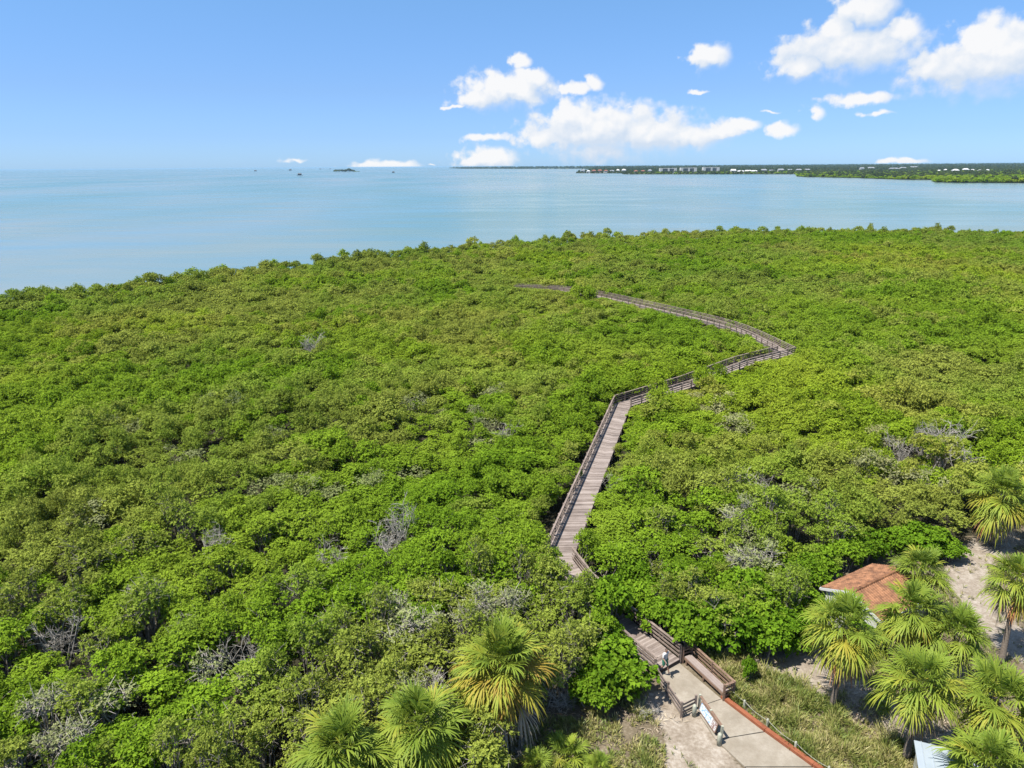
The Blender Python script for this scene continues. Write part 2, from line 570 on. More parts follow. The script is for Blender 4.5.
for kd in ('olive', 'bright'):
    s = 0 if kd == 'olive' else 50
    for i in range(3):
        me, cs = crown_mesh(kd + '_mid_crown', M[kd + '_leaf'], 400 + s + i, 1.6, 0.8, 3.7, 22, 40, 4, 0.23, 0.12, (0.17, 0.38), 0.28)
        MID[kd].append((me, stems_mesh('stems', M['bark'], 400 + s + i, cs[:5])))
        me, cs = crown_mesh(kd + '_far_crown', M[kd + '_leaf'], 500 + s + i, 1.7, 0.6, 3.6, 18, 30, 4, 0.30, 0.17, (0.18, 0.40), 0.27)
        FAR[kd].append((me, stems_mesh('stems', M['bark'], 500 + s + i, cs[:4])))
COAST = []
for i in range(2):
    me, cs = crown_mesh('coast_crown', M['far_leaf'], 600 + i, 3.6, 0.4, 7.0, 12, 15, 3, 1.5, 1.1, (0.26, 0.46), 0.15)
    COAST.append((me, stems_mesh('stems', M['bark'], 600 + i, cs[:3], r0=0.15)))
GREENCOAST = []
for i in range(2):
    me, cs = crown_mesh('spit_crown', M['bright_leaf'], 620 + i, 3.4, 0.3, 6.0, 12, 15, 3, 1.4, 1.0, (0.26, 0.46), 0.15)
    GREENCOAST.append((me, stems_mesh('stems', M['bark'], 620 + i, cs[:3], r0=0.15)))

# ------------------------------------------------------------------ plan: shore, boardwalk, clearing
def inside(p, poly):
    x, y = p[0], p[1]
    c = False
    n = len(poly)
    for i in range(n):
        x1, y1 = poly[i][0], poly[i][1]
        x2, y2 = poly[i - 1][0], poly[i - 1][1]
        if (y1 > y) != (y2 > y) and x < (x2 - x1) * (y - y1) / (y2 - y1) + x1:
            c = not c
    return c


def seg_dist(p, a, b):
    ax, ay, bx, by = a[0], a[1], b[0], b[1]
    dx, dy = bx - ax, by - ay
    t = max(0.0, min(1.0, ((p[0] - ax) * dx + (p[1] - ay) * dy) / (dx * dx + dy * dy + 1e-9)))
    cross = dx * (p[1] - ay) - dy * (p[0] - ax)
    return math.hypot(p[0] - ax - t * dx, p[1] - ay - t * dy), t, cross


def line_dist(p, pts):
    best = (1e9, 0, 0, 0)
    for i in range(len(pts) - 1):
        d, t, c = seg_dist(p, pts[i], pts[i + 1])
        if d < best[0]:
            best = (d, i, t, c)
    return best


SHORE = [Vector((-190, 40, 0)), Vector((-160, 100, 0))] + [at(x, y, 3.2) for x, y in
         ((0, 298), (100, 284), (190, 276), (270, 264), (350, 256), (420, 250), (470, 244), (540, 239), (600, 236), (700, 231), (800, 230), (900, 230), (1024, 231), (1150, 233))]
SHORE = SHORE + [Vector((330, 200, 0)), Vector((360, 0, 0))]
LANDPOLY = [(p.x, p.y) for p in SHORE] + [(380, -120), (-200, -120)]

BW_PX = [(668, 666, .35), (610, 618, .8), (580, 590, 1.1), (558, 560, 1.2), (622, 405, 1.3), (684, 386, 1.5), (740, 365, 1.8), (786, 353, 2.0),
         (742, 332, 2.1), (705, 321, 2.1), (650, 308, 2.1), (600, 297, 2.0), (560, 291, 1.9), (515, 289, 1.8)]
BW = [at(*p) for p in BW_PX]

CLEAR = [tuple(at(x, y)[:2]) for x, y in ((545, 705), (600, 692), (640, 672), (668, 655), (695, 655), (775, 652), (790, 640), (796, 600), (838, 560), (880, 548), (945, 548), (968, 535),
         (1000, 528), (1120, 520), (1300, 620), (1400, 1000), (440, 1000), (500, 760))]
SAND_LINES = [([at(*p) for p in ((772, 660), (800, 670), (850, 695), (900, 722), (935, 745), (985, 790))], 1.75),
              ([at(*p) for p in ((1000, 540), (968, 560), (965, 585), (990, 615), (1010, 640), (1040, 660), (1090, 690))], 1.5),
              ([at(*p) for p in ((668, 708), (690, 728), (690, 760), (720, 800), (740, 860))], 1.5),
              ([at(*p) for p in ((690, 728), (725, 768), (760, 800))], 0.9)]

# ------------------------------------------------------------------ ground
def axis(fine0, fine1, step, lo, hi, coarse):
    a = list(np.arange(fine0, fine1 + 1e-6, step))
    b, s = [], step
    x = fine0
    while x > lo:
        s = min(s * 1.25, coarse); x -= s; b.append(x)
    c, s = [], step
    x = fine1
    while x < hi:
        s = min(s * 1.25, coarse); x += s; c.append(x)
    return b[::-1] + a + c


gx = axis(-2, 34, 0.3, -230, 420, 9)
gy = axis(22, 54, 0.3, -130, 380, 9)
V, F, sand, dry = [], [], [], []
nx = len(gx)
for y in gy:
    for x in gx:
        ins = inside((x, y), LANDPOLY)
        d = line_dist((x, y), SHORE)[0]
        z = 0.12 * noise.noise(Vector((x * 0.15, y * 0.15, 3)))
        if not ins:
            z = -0.25 - min(d * 0.15, 4.0)
        elif d < 8:
            z = z - 0.25 * (1 - d / 8)
        s = 0.0
        q = 0.0
        if -6 < x < 60 and 15 < y < 62:
            for ln, w in SAND_LINES:
                dd = line_dist((x, y), ln)[0]
                s = max(s, 1.0 - max(0, dd - w * 0.5) / (w * 0.8))
            q = 1.0 if inside((x, y), CLEAR) else 0.0
            if q and s < 0.3 and x < 12.0:
                s = max(s, 0.25)
            z *= 0.35
        sand.append(max(0.0, min(1.0, s)))
        dry.append(q)
        V.append((x, y, z))
for j in range(len(gy) - 1):
    for i in range(nx - 1):
        a = j * nx + i
        F.append((a, a + 1, a + 1 + nx, a + nx))
me = quads_mesh('ground', np.array(V), np.array(F), {'sand': np.array(sand), 'dry': np.array(dry)}, M['ground'])
me.polygons.foreach_set('use_smooth', [True] * len(me.polygons))
tag(link_mesh('ground', me), kind='structure')

me = bpy.data.meshes.new('water')
rg = [0, 120, 400, 1000, 2500, 6000, 15000, 45000, 110000]
wv, wf = [], []
NS = 48
for r_ in rg[1:]:
    for k in range(NS):
        a = 2 * math.pi * k / NS
        wv.append((r_ * math.cos(a), 150 + r_ * math.sin(a), -0.45))
wv.append((0, 150, -0.45))
for k in range(NS):
    wf.append((len(wv) - 1, k, (k + 1) % NS))
for j in range(len(rg) - 2):
    for k in range(NS):
        k2 = (k + 1) % NS
        wf.append((j * NS + k, (j + 1) * NS + k, (j + 1) * NS + k2, j * NS + k2))
me.from_pydata(wv, [], wf)
me.update()
tag(link_mesh('water', me, M['water']), kind='structure')

# ------------------------------------------------------------------ mangrove positions
def px_of(x, y, z):
    return project((x, y, z))


PATCH = at(405, 445, 2.5)
RIDGE = at(350, 412, 3)
pts = []      # x, y, kind, sxy, sz, rz, dist
ALLDEAD = [at(x, y, 2.0) for x, y in ((945, 452), (928, 446), (962, 470), (760, 490), (400, 533), (388, 545), (310, 352), (290, 425), (215, 552), (900, 455), (985, 462), (150, 600), (440, 690), (60, 640), (250, 660))]
BUSH = []     # x, y, scale, label
y = 23.0
row = 0
while y < 372:
    s = 1.8 if y < 62 else (1.95 if y < 95 else (2.25 if y < 160 else 2.5))
    lim = 0.76 * y + 12
    x = -lim + (0.5 * s if row % 2 else 0)
    while x < lim:
        X = x + random.uniform(-.38, .38) * s
        Y = y + random.uniform(-.38, .38) * s
        x += s
        if not inside((X, Y), LANDPOLY):
            continue
        ds = line_dist((X, Y), SHORE)[0]
        if ds < 0.8:
            continue
        if inside((X, Y), CLEAR):
            continue
        hn = noise.noise(Vector((X / 13.0, Y / 13.0, 7.1)))
        hn2 = noise.noise(Vector((X / 5.0, Y / 5.0, 2.3)))
        kn = noise.noise(Vector((X / 20.0, Y / 26.0, 11.7))) + 0.35 * noise.noise(Vector((X / 6.0, Y / 6.0, 4.7)))
        kind = 'bright' if random.random() < 0.5 + 1.9 * (kn - 0.02) else 'olive'
        patch = math.exp(-((X - PATCH.x) / 11.0) ** 2 - ((Y - PATCH.y) / 15.0) ** 2)
        ridge = math.exp(-((X - RIDGE.x) / 14.0) ** 2 - ((Y - RIDGE.y) / 8.0) ** 2)
        if random.random() < patch:
            kind = 'bright'
        if random.random() < ridge:
            kind = 'olive'
        sxy = random.uniform(0.75, 1.3) * (1.0 + 0.2 * hn)
        sz = random.uniform(0.68, 1.2) * (1.0 + 0.34 * hn + 0.30 * hn2) * (1 - .28 * patch + .22 * ridge)
        if kind == 'bright':
            sz *= 0.94
        tpx, tpy = project((X, Y, 2.0))
        bare = tpy > 640 and tpx < 330
        if random.random() < (0.22 if bare else 0.02):
            continue
        if ds < 9 and random.random() < 0.5:
            sz *= random.uniform(1.05, 1.45)
            kind = 'olive' if random.random() < 0.75 else kind
        rad = 1.5 * sxy
        d, i, t, cr = line_dist((X, Y), BW)
        px, py = px_of(X, Y, 2)
        camside = (Y < (BW[i].y + t * (BW[i + 1].y - BW[i].y)))
        hide = camside and ((4 <= i <= 6 and (645 < px < 661 or 698 < px < 724)) or (i >= 10 and 575 < px < 596))
        hide = hide or (i in (1, 2) and cr > 0)
        if hide:
            if d < 1.15 + 0.35:
                continue
            if d < 4.5:
                sz = max(sz, 1.10 + BW[i].z * .10)
                sxy = min(sxy, .8) if d < 2.2 else sxy
        elif d < 1.15 + rad * 0.6:
            if d < 1.15 + 0.5 or i < 3:
                continue
            sxy *= max(0.45, (d - 1.15) / (rad * 0.95))
        if i < 3 and d < (1.9 if cr < 0 and i else 2.6) and not hide:
            continue
        if 3 <= i and d < 11 and camside:
            # low scrub along the stretches of boardwalk that stand clear of the canopy
            show = False
            if i == 3: show = d < 5
            elif i in (4, 5, 6): show = (px < 645) or (659 < px < 700) or (722 < px < 800)
            elif i >= 7: show = (602 < px < 735) or px > 752 or px < 575
            if show:
                rail = BW[i].z + (0.15 if i >= 7 else 0.35)
                cap = rail + d * 0.20
                sz = min(sz, max(0.42, cap / 3.6))
        pts.append([X, Y, kind, sxy, sz, random.uniform(0, 6.28), math.hypot(X, Y)])
    y += s * 0.87
    row += 1

# nearest dead / thin grey shrubs take the place of green ones
for p in pts:
    for q in ALLDEAD:
        if math.hypot(p[0] - q.x, p[1] - q.y) < (2.0 if q.y > 55 else 1.35):
            p[2] = 'dead'
    if p[2] != 'dead' and p[6] < 95:
        g = noise.noise(Vector((p[0] / 7.0, p[1] / 7.0, 31.0)))
        if g > (0.30 if p[0] < 0 else 0.36) and random.random() < 0.6:
            p[2] = 'grey'

inview = []
rest = []
for p in pts:
    if p[2] == 'dead':
        continue
    px, py = px_of(p[0], p[1], 2.4 * p[4])
    if -14 < px < 1038 and py < 785:
        inview.append(p)
    else:
        rest.append(p)
inview.sort(key=lambda p: p[6] / (p[3] * 0.5 + p[4] * 0.5 + 0.6))
INDIV = inview[:272]
rest += inview[272:]


def place_label(p):
    px, py = px_of(p[0], p[1], 2)
    kd = {'olive': 'dusty olive-leaved mangrove', 'bright': 'fresh green mangrove', 'grey': 'thin grey-twigged mangrove'}[p[2]]
    d, i, t, cr = line_dist((p[0], p[1]), BW)
    if d < 5.5 and i >= 3:
        where = 'crowding the left rail of the straight boardwalk' if cr > 0 else 'against the open right edge of the straight boardwalk'
    elif d < 5.5:
        where = 'left of the ramp the walker is on' if cr < 0 or px < 600 else 'right of the ramp the walker is on'
        if i < 3:
            where = 'beside the sloping boardwalk ramp'
    elif px > 860:
        where = 'in the thicket behind the tiled roof'
    elif px > 700:
        where = 'in the thicket between tiled roof and boardwalk'
    elif px > 570:
        where = 'in the thicket right of the straight boardwalk'
    elif py > 690 and px < 300:
        where = 'on the bare-stemmed lower left edge of the thicket'
    elif py > 600 and px > 280:
        where = 'in the thicket just behind the lower left palms'
    elif px < 150:
        where = 'in the dense thicket along the left photo edge'
    elif px < 330:
        where = 'in the thicket left of the lower left palms'
    else:
        where = 'in the thicket between straight boardwalk and left palms'
    return kd + ' ' + where


SRC = {}
for kd, lst in NEAR.items():
    SRC[('near', kd)] = lst
for kd, lst in MID.items():
    SRC[('mid', kd)] = lst
for kd, lst in FAR.items():
    SRC[('far', kd)] = lst
crown_obj = {}      # mesh name -> a crown object that shows it


def plant(name, meshes, p, label, cat, group=None, tr='trunk'):
    me, st = meshes
    root = empty(name, (p[0], p[1], 0.0), p[5], (p[3], p[3], p[4]), label=label, cat=cat, group=group)
    t = bpy.data.objects.new(tr, st); COL.objects.link(t); t.parent = root
    c = bpy.data.objects.new('crown', me); COL.objects.link(c); c.parent = root
    crown_obj.setdefault(me.name, c)
    return root


for n, p in enumerate(INDIV):
    lst = NEAR[p[2]]
    lb = place_label(p)
    plant('mangrove', lst[n % len(lst)], p, lb, 'mangrove tree', lb + 's')

for q, a, b, lb in (((540, 586), .95, 1.15, 'olive mangrove leaning over the left rail at the near boardwalk bend'), ((556, 603), .95, 1.1, 'olive mangrove just below the near boardwalk bend'),
                    ((574, 622), .9, 1.05, 'olive mangrove between the near bend and the bright bend tree')):
    w = at(q[0], q[1], 1.2)
    plant('mangrove', NEAR['olive'][int(q[0]) % 7], (w.x, w.y, '', a, b, q[0], 0), lb, 'mangrove tree')

# tall trees that stand out along the shore and in the middle of the canopy
SHORE_TALL = [(192, 274, 1.45, 1.3, 'tall round-topped mangrove breaking the left shoreline against the water', 'far', 'olive'),
              (222, 270, 1.25, 1.25, 'tall mangrove on the shoreline right of the round-topped tree', 'far', 'bright'),
              (150, 279, 1.2, 1.35, 'shoreline mangrove left of the round-topped tree', 'far', 'olive'),
              (345, 255, 1.3, 1.4, 'tall shoreline mangrove standing under the drifting islet', 'far', 'bright'),
              (472, 243, 1.4, 1.6, 'tall mangrove on the shoreline below the far coast tip', 'far', 'olive'),
              (618, 236, 1.3, 1.4, 'tall shoreline mangrove below the red-roofed waterfront houses', 'far', 'bright')]
for px, py, a, b, lb, lod, kd in SHORE_TALL:
    w = at(px, py, 3.0)
    k = len([1 for q in crown_obj if lod in q and kd in q])
    plant('mangrove', SRC[(lod, kd)][k % 3], (w.x, w.y, kd, a, b, random.uniform(0, 6), 0), lb, 'mangrove tree')
MID_TALL = [(378, 418, 1.25, 1.45, 'tall dark mangrove clump in the middle of the canopy', 'mid', 'olive'),
            (362, 412, 1.15, 1.25, 'mangrove just left of the tall dark clump mid canopy', 'mid', 'bright'),
            (392, 414, 1.2, 1.3, 'olive mangrove just right of the tall dark clump mid canopy', 'mid', 'olive'),
            (470, 388, 1.1, 1.15, 'broad mangrove rising left of the boardwalk bend', 'mid', 'bright'),
            (655, 410, 1.15, 1.15, 'dusty mangrove in front of the boardwalk bend', 'mid', 'olive'),
            (820, 395, 1.2, 1.2, 'broad green mangrove right of the boardwalk corner', 'mid', 'bright')]
for px, py, a, b, lb, lod, kd in MID_TALL:
    w = at(px, py, 2.6)
    k = len([1 for q in crown_obj if lod in q and kd in q])
    plant('mangrove', SRC[(lod, kd)][k % 3], (w.x, w.y, kd, a, b, random.uniform(0, 6), 0), lb, 'mangrove tree')

# ------------------------------------------------------------------ scattered masses (stuff)
def scatter(name, entries, label):
    """entries: (x, y, z, rz, sxy, sz, source crown object); one object instancing the crowns"""
    srcs = []
    for e in entries:
        if e[6] not in srcs:
            srcs.append(e[6])
    me = bpy.data.meshes.new(name)
    me.vertices.add(len(entries))
    me.vertices.foreach_set('co', np.array([(e[0], e[1], e[2]) for e in entries], np.float32).ravel())
    a = me.attributes.new('rot', 'FLOAT_VECTOR', 'POINT')
    a.data.foreach_set('vector', np.array([(0, 0, e[3]) for e in entries], np.float32).ravel())
    a = me.attributes.new('scl', 'FLOAT_VECTOR', 'POINT')
    a.data.foreach_set('vector', np.array([(e[4], e[4], e[5]) for e in entries], np.float32).ravel())
    for k, s in enumerate(srcs):
        a = me.attributes.new('pick%d' % k, 'BOOLEAN', 'POINT')
        a.data.foreach_set('value', [e[6] is s for e in entries])
    o = link_mesh(name, me)
    ng = bpy.data.node_groups.new(name + '_scatter', 'GeometryNodeTree')
    ng.interface.new_socket('Geometry', in_out='INPUT', socket_type='NodeSocketGeometry')
    ng.interface.new_socket('Geometry', in_out='OUTPUT', socket_type='NodeSocketGeometry')
    N = ng.nodes
    gi = N.new('NodeGroupInput'); go = N.new('NodeGroupOutput')
    jn = N.new('GeometryNodeJoinGeometry')

    def named(nm, ty):
        q = N.new('GeometryNodeInputNamedAttribute')
        q.data_type = ty
        q.inputs['Name'].default_value = nm
        return [s for s in q.outputs if s.enabled and s.name == 'Attribute'][0]
    rot = named('rot', 'FLOAT_VECTOR')
    e2r = N.new('FunctionNodeEulerToRotation')
    ng.links.new(rot, e2r.inputs[0])
    scl = named('scl', 'FLOAT_VECTOR')
    for k, s in enumerate(srcs):
        oi = N.new('GeometryNodeObjectInfo')
        oi.transform_space = 'ORIGINAL'
        oi.inputs['Object'].default_value = s
        oi.inputs['As Instance'].default_value = True
        ip = N.new('GeometryNodeInstanceOnPoints')
        ng.links.new(gi.outputs[0], ip.inputs['Points'])
        ng.links.new(named('pick%d' % k, 'BOOLEAN'), ip.inputs['Selection'])
        ng.links.new(oi.outputs['Geometry'], ip.inputs['Instance'])
        ng.links.new(e2r.outputs[0], ip.inputs['Rotation'])
        ng.links.new(scl, ip.inputs['Scale'])
        ng.links.new(ip.outputs[0], jn.inputs[0])
    ng.links.new(jn.outputs[0], go.inputs[0])
    md = o.modifiers.new('scatter', 'NODES')
    md.node_group = ng
    return tag(o, label, 'mangroves', None, 'stuff')


ents = []
for p in rest:
    kd = p[2]
    if p[6] < 88:
        lod = 'near'
    elif p[6] < 165:
        lod = 'mid'
    else:
        lod = 'far'
    if kd == 'grey' and lod != 'near':
        kd = 'olive'
    lst = [m for m in SRC[(lod, kd)] if m[0].name in crown_obj]
    m = random.choice(lst)
    ents.append((p[0], p[1], 0.0, p[5], p[3], p[4], crown_obj[m[0].name]))
scatter('mangrove_canopy', ents, 'wide green mangrove canopy spreading from the near thicket to the shoreline')

# ------------------------------------------------------------------ dead shrubs
def dead_shrub_mesh(name, seed, size=1.5, h=2.8, stems=9, fine=15):
    rng = random.Random(seed)
    mb = MB()
    for i in range(stems):
        a = rng.uniform(0, 6.28)
        e = Vector((math.cos(a) * size * rng.uniform(.2, .9), math.sin(a) * size * rng.uniform(.2, .9), h * rng.uniform(.7, 1.05)))
        b = Vector((rng.uniform(-.3, .3), rng.uniform(-.3, .3), -0.1))
        m1 = b.lerp(e, .5) + Vector((rng.uniform(-.25, .25), rng.uniform(-.25, .25), .1))
        q = rng.uniform(.022, .046)
        mb.tube([b, m1, e], [q, q * .7, q * .25], 5, False)
        for _ in range(fine):
            t = b.lerp(m1, rng.uniform(.6, 1)) if rng.random() < .25 else m1.lerp(e, rng.uniform(0, 1))
            d = Vector((rng.uniform(-1, 1), rng.uniform(-1, 1), rng.uniform(-.2, 1))).normalized() * rng.uniform(.35, .9)
            k1 = t + d * .5 + Vector((rng.uniform(-.08, .08), rng.uniform(-.08, .08), .03))
            mb.tube([t, k1, t + d], [.010, .008, .005], 3, False)
            for _ in range(2):
                d2 = (d.normalized() + Vector((rng.uniform(-1, 1), rng.uniform(-1, 1), rng.uniform(-.5, .8))) * .8).normalized() * rng.uniform(.2, .5)
                mb.tube([k1, k1 + d2], [.007, .005], 3, False)
    me = bpy.data.meshes.new(name)
    me.from_pydata(mb.v, [], mb.f)
    me.materials.append(M['dead_wood'])
    return me


DS = [dead_shrub_mesh('dead_branches', 40 + i) for i in range(3)]
DEAD_AT = [((943, 452), 1.35, 'largest bare grey shrub left of the tall shaggy palm'), ((925, 446), 1.1, 'bare grey shrub behind the largest dead shrub'),
           ((964, 472), 1.0, 'bare branching shrub touching the shaggy palm crown'), ((760, 490), 0.95, 'lone pale grey dead shrub amid green canopy right of boardwalk'),
           ((402, 535), 1.15, 'pale bare shrub in the canopy left of the straight boardwalk'), ((386, 548), 0.95, 'smaller bare shrub beside the pale one left of boardwalk'),
           ((310, 353), 1.3, 'faint grey dead shrub far out in the left canopy'), ((215, 553), 1.0, 'bare twiggy shrub in the left thicket'),
           ((898, 455), 1.0, 'bare twiggy shrub farthest left of the dead cluster'), ((150, 602), 0.9, 'low bare shrub deep in the left thicket'),
           ((440, 692), 0.8, 'bare shrub just left of the golden palm'), ((60, 640), 0.9, 'bare grey shrub near the left photo edge'), ((330, 560), .8, 'small bare shrub up-left of the golden palm'), ((285, 600), .75, 'small bare shrub in the left near thicket above the palms'), ((110, 560), .8, 'small bare shrub left of the low deep one'), ((505, 437), .9, 'bare twigs in the canopy left of the boardwalk bend'), ((190, 630), .8, 'bare twigs mid height in the left near thicket'), ((612, 480), .6, 'bare twigs close to the open right edge of the straight boardwalk'), ((250, 664), 0.9, 'bare shrub above the lower left stems')]
for i, (q, s, lb) in enumerate(DEAD_AT):
    w = at(q[0], q[1], 2.0)
    o = bpy.data.objects.new('dead_shrub', DS[i % 3]); COL.objects.link(o)
    o.location = (w.x, w.y, 0); o.rotation_euler = (0, 0, i * 1.3); o.scale = (s * 1.15, s * 1.15, s * 1.42)
    tag(o, lb, 'dead shrub', 'bare dead shrubs in the canopy')
for i, (q, s, rz, lb) in enumerate((((205, 752), .9, .3, 'leaning bare stems at the lower left thicket edge'), ((255, 750), .9, 2.2, 'bare arching stems left of the lower palms'),
                                    ((150, 760), .8, 4.1, 'bare stems in the bottom left corner gap'), ((560, 700), .75, 1.0, 'dead brushwood heap beside the golden palm'),
                                    ((520, 745), .6, 3.0, 'dry broken branches under the golden palm'), ((650, 706), .5, 5.0, 'dry twigs against the timber rail by the sand'))):
    w = at(q[0], q[1], .5)
    o = bpy.data.objects.new('dead_shrub', DS[(i + 1) % 3]); COL.objects.link(o)
    o.location = (w.x, w.y, 0); o.rotation_euler = (0, 0, rz); o.scale = (s * 1.2, s * 1.2, s * (0.9 if i < 3 else .45))
    tag(o, lb, 'dead shrub', 'bare dead shrubs at the clearing edge')

# ------------------------------------------------------------------ bright bushes by the path
BM = []
for i in range(3):
    me, cs = crown_mesh('bush_crown', M['gloss_leaf'], 700 + i, 1.6, 0.35, 2.9, 26, 52, 6, 0.24, 0.15, (0.20, 0.36), 0.14)
    BM.append((me, stems_mesh('stems', M['bark'], 700 + i, cs, twigs=0)))
BUSHES = [((616, 688), 1.3, 1.15, 'big glossy bright green bush beside the timber rail left of the walker'),
          ((604, 632), 1.15, 1.5, 'bright green tree covering the boardwalk bend'), ((594, 702), .85, .8, 'lower lobe of glossy green bush over the dead brushwood'),
          ((603, 662), .9, 1.1, 'glossy bush between the bend tree and the big bush'),
          ((662, 634), 1.0, 1.05, 'glossy bush at the left end of the hedge behind the ramp'), ((694, 643), 1.15, 1.15, 'glossy bush second along the hedge behind the bench'),
          ((728, 648), 1.2, 1.25, 'tallest glossy bush of the hedge behind the bench'), ((762, 648), 1.1, 1.15, 'glossy bush fourth along the hedge near the sandy trail'),
          ((788, 647), .85, 1.0, 'glossy bush at the right end of the hedge by the sandy trail'), ((742, 616), 1.15, 1.35, 'bright bush behind the tallest hedge bush'),
          ((682, 610), 1.15, 1.3, 'bright bush in the second row behind the hedge'), ((776, 618), .9, 1.0, 'bright bush behind the right end of the hedge'),
          ((748, 676), .30, .55, 'upright young shrub in the tall grass by the hedge'),
          ((642, 614), .95, 1.0, 'glossy bush filling the gap right of the bend tree'), ((634, 598), .9, 1.15, 'bright bush between the bend and the straight boardwalk'),
          ((864, 640), .75, .75, 'leafy bush in front of the hut wall below its gable'), ((842, 612), .6, .6, 'small leafy bush under the left gable corner of the hut'),
          ((803, 590), .95, 1.05, 'dark leafy bush left of the tiled hut'), ((820, 577), .9, .95, 'leafy bush against the back corner of the tiled hut'),
          ((842, 566), .9, .9, 'leafy bush behind the middle of the tiled roof'), ((864, 556), .9, .9, 'leafy bush behind the right half of the tiled roof'),
          ((806, 616), .8, .8, 'low bush between the hedge and the tiled hut'), ((796, 634), .8, .8, 'low bush behind the lone palm at the hedge end'),
          ((922, 552), 1.15, .95, 'yellow-green flowering bush at the sandy track'), ((893, 552), .9, .8, 'rounded green bush left of the yellow-green one'),
          ((948, 556), .8, .65, 'dark green low bush right of the yellow-green one')]
for i, (q, a, b, lb) in enumerate(BUSHES):
    w = at(q[0], q[1], 0.3)
    plant('bush', BM[i % 3], (w.x, w.y, '', a, b, i * 1.7, 0), lb, 'bush')

# ------------------------------------------------------------------ palms
def frond_geo(rng, origin, az, el, plen, blade, droop, nleaf, age, narrow=1.0):
    """costapalmate fan: petiole plus narrow leaflets that arch over; returns strips of points"""
    d0 = np.array([math.cos(az) * math.cos(el), math.sin(az) * math.cos(el), math.sin(el)])
    side0 = np.array([-math.sin(az), math.cos(az), 0.0])
    up0 = np.cross(side0, d0) * -1.0
    if up0[2] < 0 and el > -1.2:
        up0 = -up0
    strips = []
    roll, twist = rng.uniform(-.15, .25), rng.normal(0, .3)
    # petiole, sagging
    p0 = np.array(origin)
    p1 = p0 + d0 * plen * 0.5 + np.array([0, 0, 0.03])
    p2 = p0 + d0 * plen + np.array([0, 0, -droop * 0.10 * plen])
    strips.append(([p0, p1, p2], [0.035, 0.028, 0.02], side0, min(1, age + 0.12)))
    dc = d0 + np.array([0, 0, -droop * 0.35])
    dc /= np.linalg.norm(dc)
    for i in range(nleaf):
        f = (i + 0.5) / nleaf * 2 - 1
        a = f * math.radians(112) * narrow
        base = p2 + dc * (0.32 * blade * (1 - abs(f)) * 0.8)
        lift = 0.22 * math.cos(a)
        d = dc * math.cos(a) + side0 * math.sin(a) + up0 * ((0.42 + roll) * abs(math.sin(a)) + twist * math.sin(a) + lift * 0.3) + rng.normal(0, .055, 3)
        d /= np.linalg.norm(d)
        ln = blade * (1.0 - 0.28 * abs(f)) * rng.uniform(0.88, 1.12)
        g = droop * rng.uniform(0.7, 1.7)
        q1 = base + d * ln * 0.45 + np.array([0, 0, -0.05 * g * ln])
        q2 = base + d * ln * 0.77 + np.array([0, 0, -0.22 * g * ln])
        q3 = base + d * ln * 0.95 + np.array([0, 0, -0.50 * g * ln])
        sd = np.cross(d, up0)
        sd /= max(np.linalg.norm(sd), 1e-5)
        w = blade * 0.030
        strips.append(([base, q1, q2, q3], [w * 0.55, w, w * 0.75, w * 0.1], sd, min(1.0, max(0.0, age + rng.normal(0, .07)))))
    return strips


def strips_mesh(name, strips, mat, rng):
    V, Q, T = [], [], []
    for ps, ws, sd, t in strips:
        b = len(V)
        for p, w in zip(ps, ws):
            V.append(p - sd * w); V.append(p + sd * w)
            T += [t, t]
        for i in range(len(ps) - 1):
            Q.append((b + 2 * i, b + 2 * i + 1, b + 2 * i + 3, b + 2 * i + 2))
    return quads_mesh(name, np.array(V), np.array(Q), {'tint': np.array(T)}, mat)


def palm_meshes(seed, fronds=40, size=1.0, yellow=0.0, golden=False, dead=9, lowest=-55):
    rng = np.random.default_rng(seed)
    S, D = [], []
    for i in range(fronds):
        f = (i + 0.5) / fronds
        az = i * 2.39996 + rng.uniform(-.5, .5)
        el = math.radians(72 - (72 - lowest) * f ** 0.95 + rng.uniform(-16, 16))
        age = 0.10 + 0.30 * max(0, f - 0.25) + yellow * f + (0.25 if rng.random() < 0.10 + yellow * .3 else 0) + rng.normal(0, .05)
        if golden and f > 0.3:
            age += 0.30 * rng.random()
        pl = size * rng.uniform(0.65, 1.3) * (0.75 + 0.3 * f)
        bl = size * rng.uniform(1.0, 1.25) * (0.85 + 0.2 * min(1, f * 2))
        S += frond_geo(rng, (rng.normal(0, .05), rng.normal(0, .05), 0.25 - 0.45 * f), az, el, pl, bl, 0.35 + 0.6 * f, 28, min(0.95, max(0, age)))
    for i in range(dead):
        az = rng.uniform(0, 6.28)
        el = math.radians(rng.uniform(-82, -50) if not golden else rng.uniform(-84, -40))
        if golden and i % 2:
            D += frond_geo(rng, (0, 0, -0.2), az + 1.0, el, size * rng.uniform(1.3, 1.7), size * 1.1, 1.2, 20, rng.uniform(0.5, 1.0), 0.6)
        D += frond_geo(rng, (0, 0, -0.25), az, el, size * rng.uniform(.85, 1.3), size * rng.uniform(.8, 1.1), 1.1, 18, rng.uniform(0.2, 1.0), 0.5)
    return (strips_mesh('palm_crown', S, M['frond'], rng), strips_mesh('dead_fronds', D, M['dead'], rng) if D else None)


PM = [palm_meshes(1, 44, 1.0, 0.14, False, 30, -45), palm_meshes(2, 42, 1.0, 0.24, False, 38, -38), palm_meshes(3, 46, 1.0, 0.06, False, 16, -45), palm_meshes(4, 104, 1.0, 0.40, True, 40, -86),
      palm_meshes(5, 38, .95, 0.16, False, 26, -35), palm_meshes(6, 48, 1.05, 0.20, False, 34, -50), palm_meshes(7, 40, 1.0, 0.02, False, 14, -30), palm_meshes(8, 50, 1.0, 0.10, False, 22, -55)]


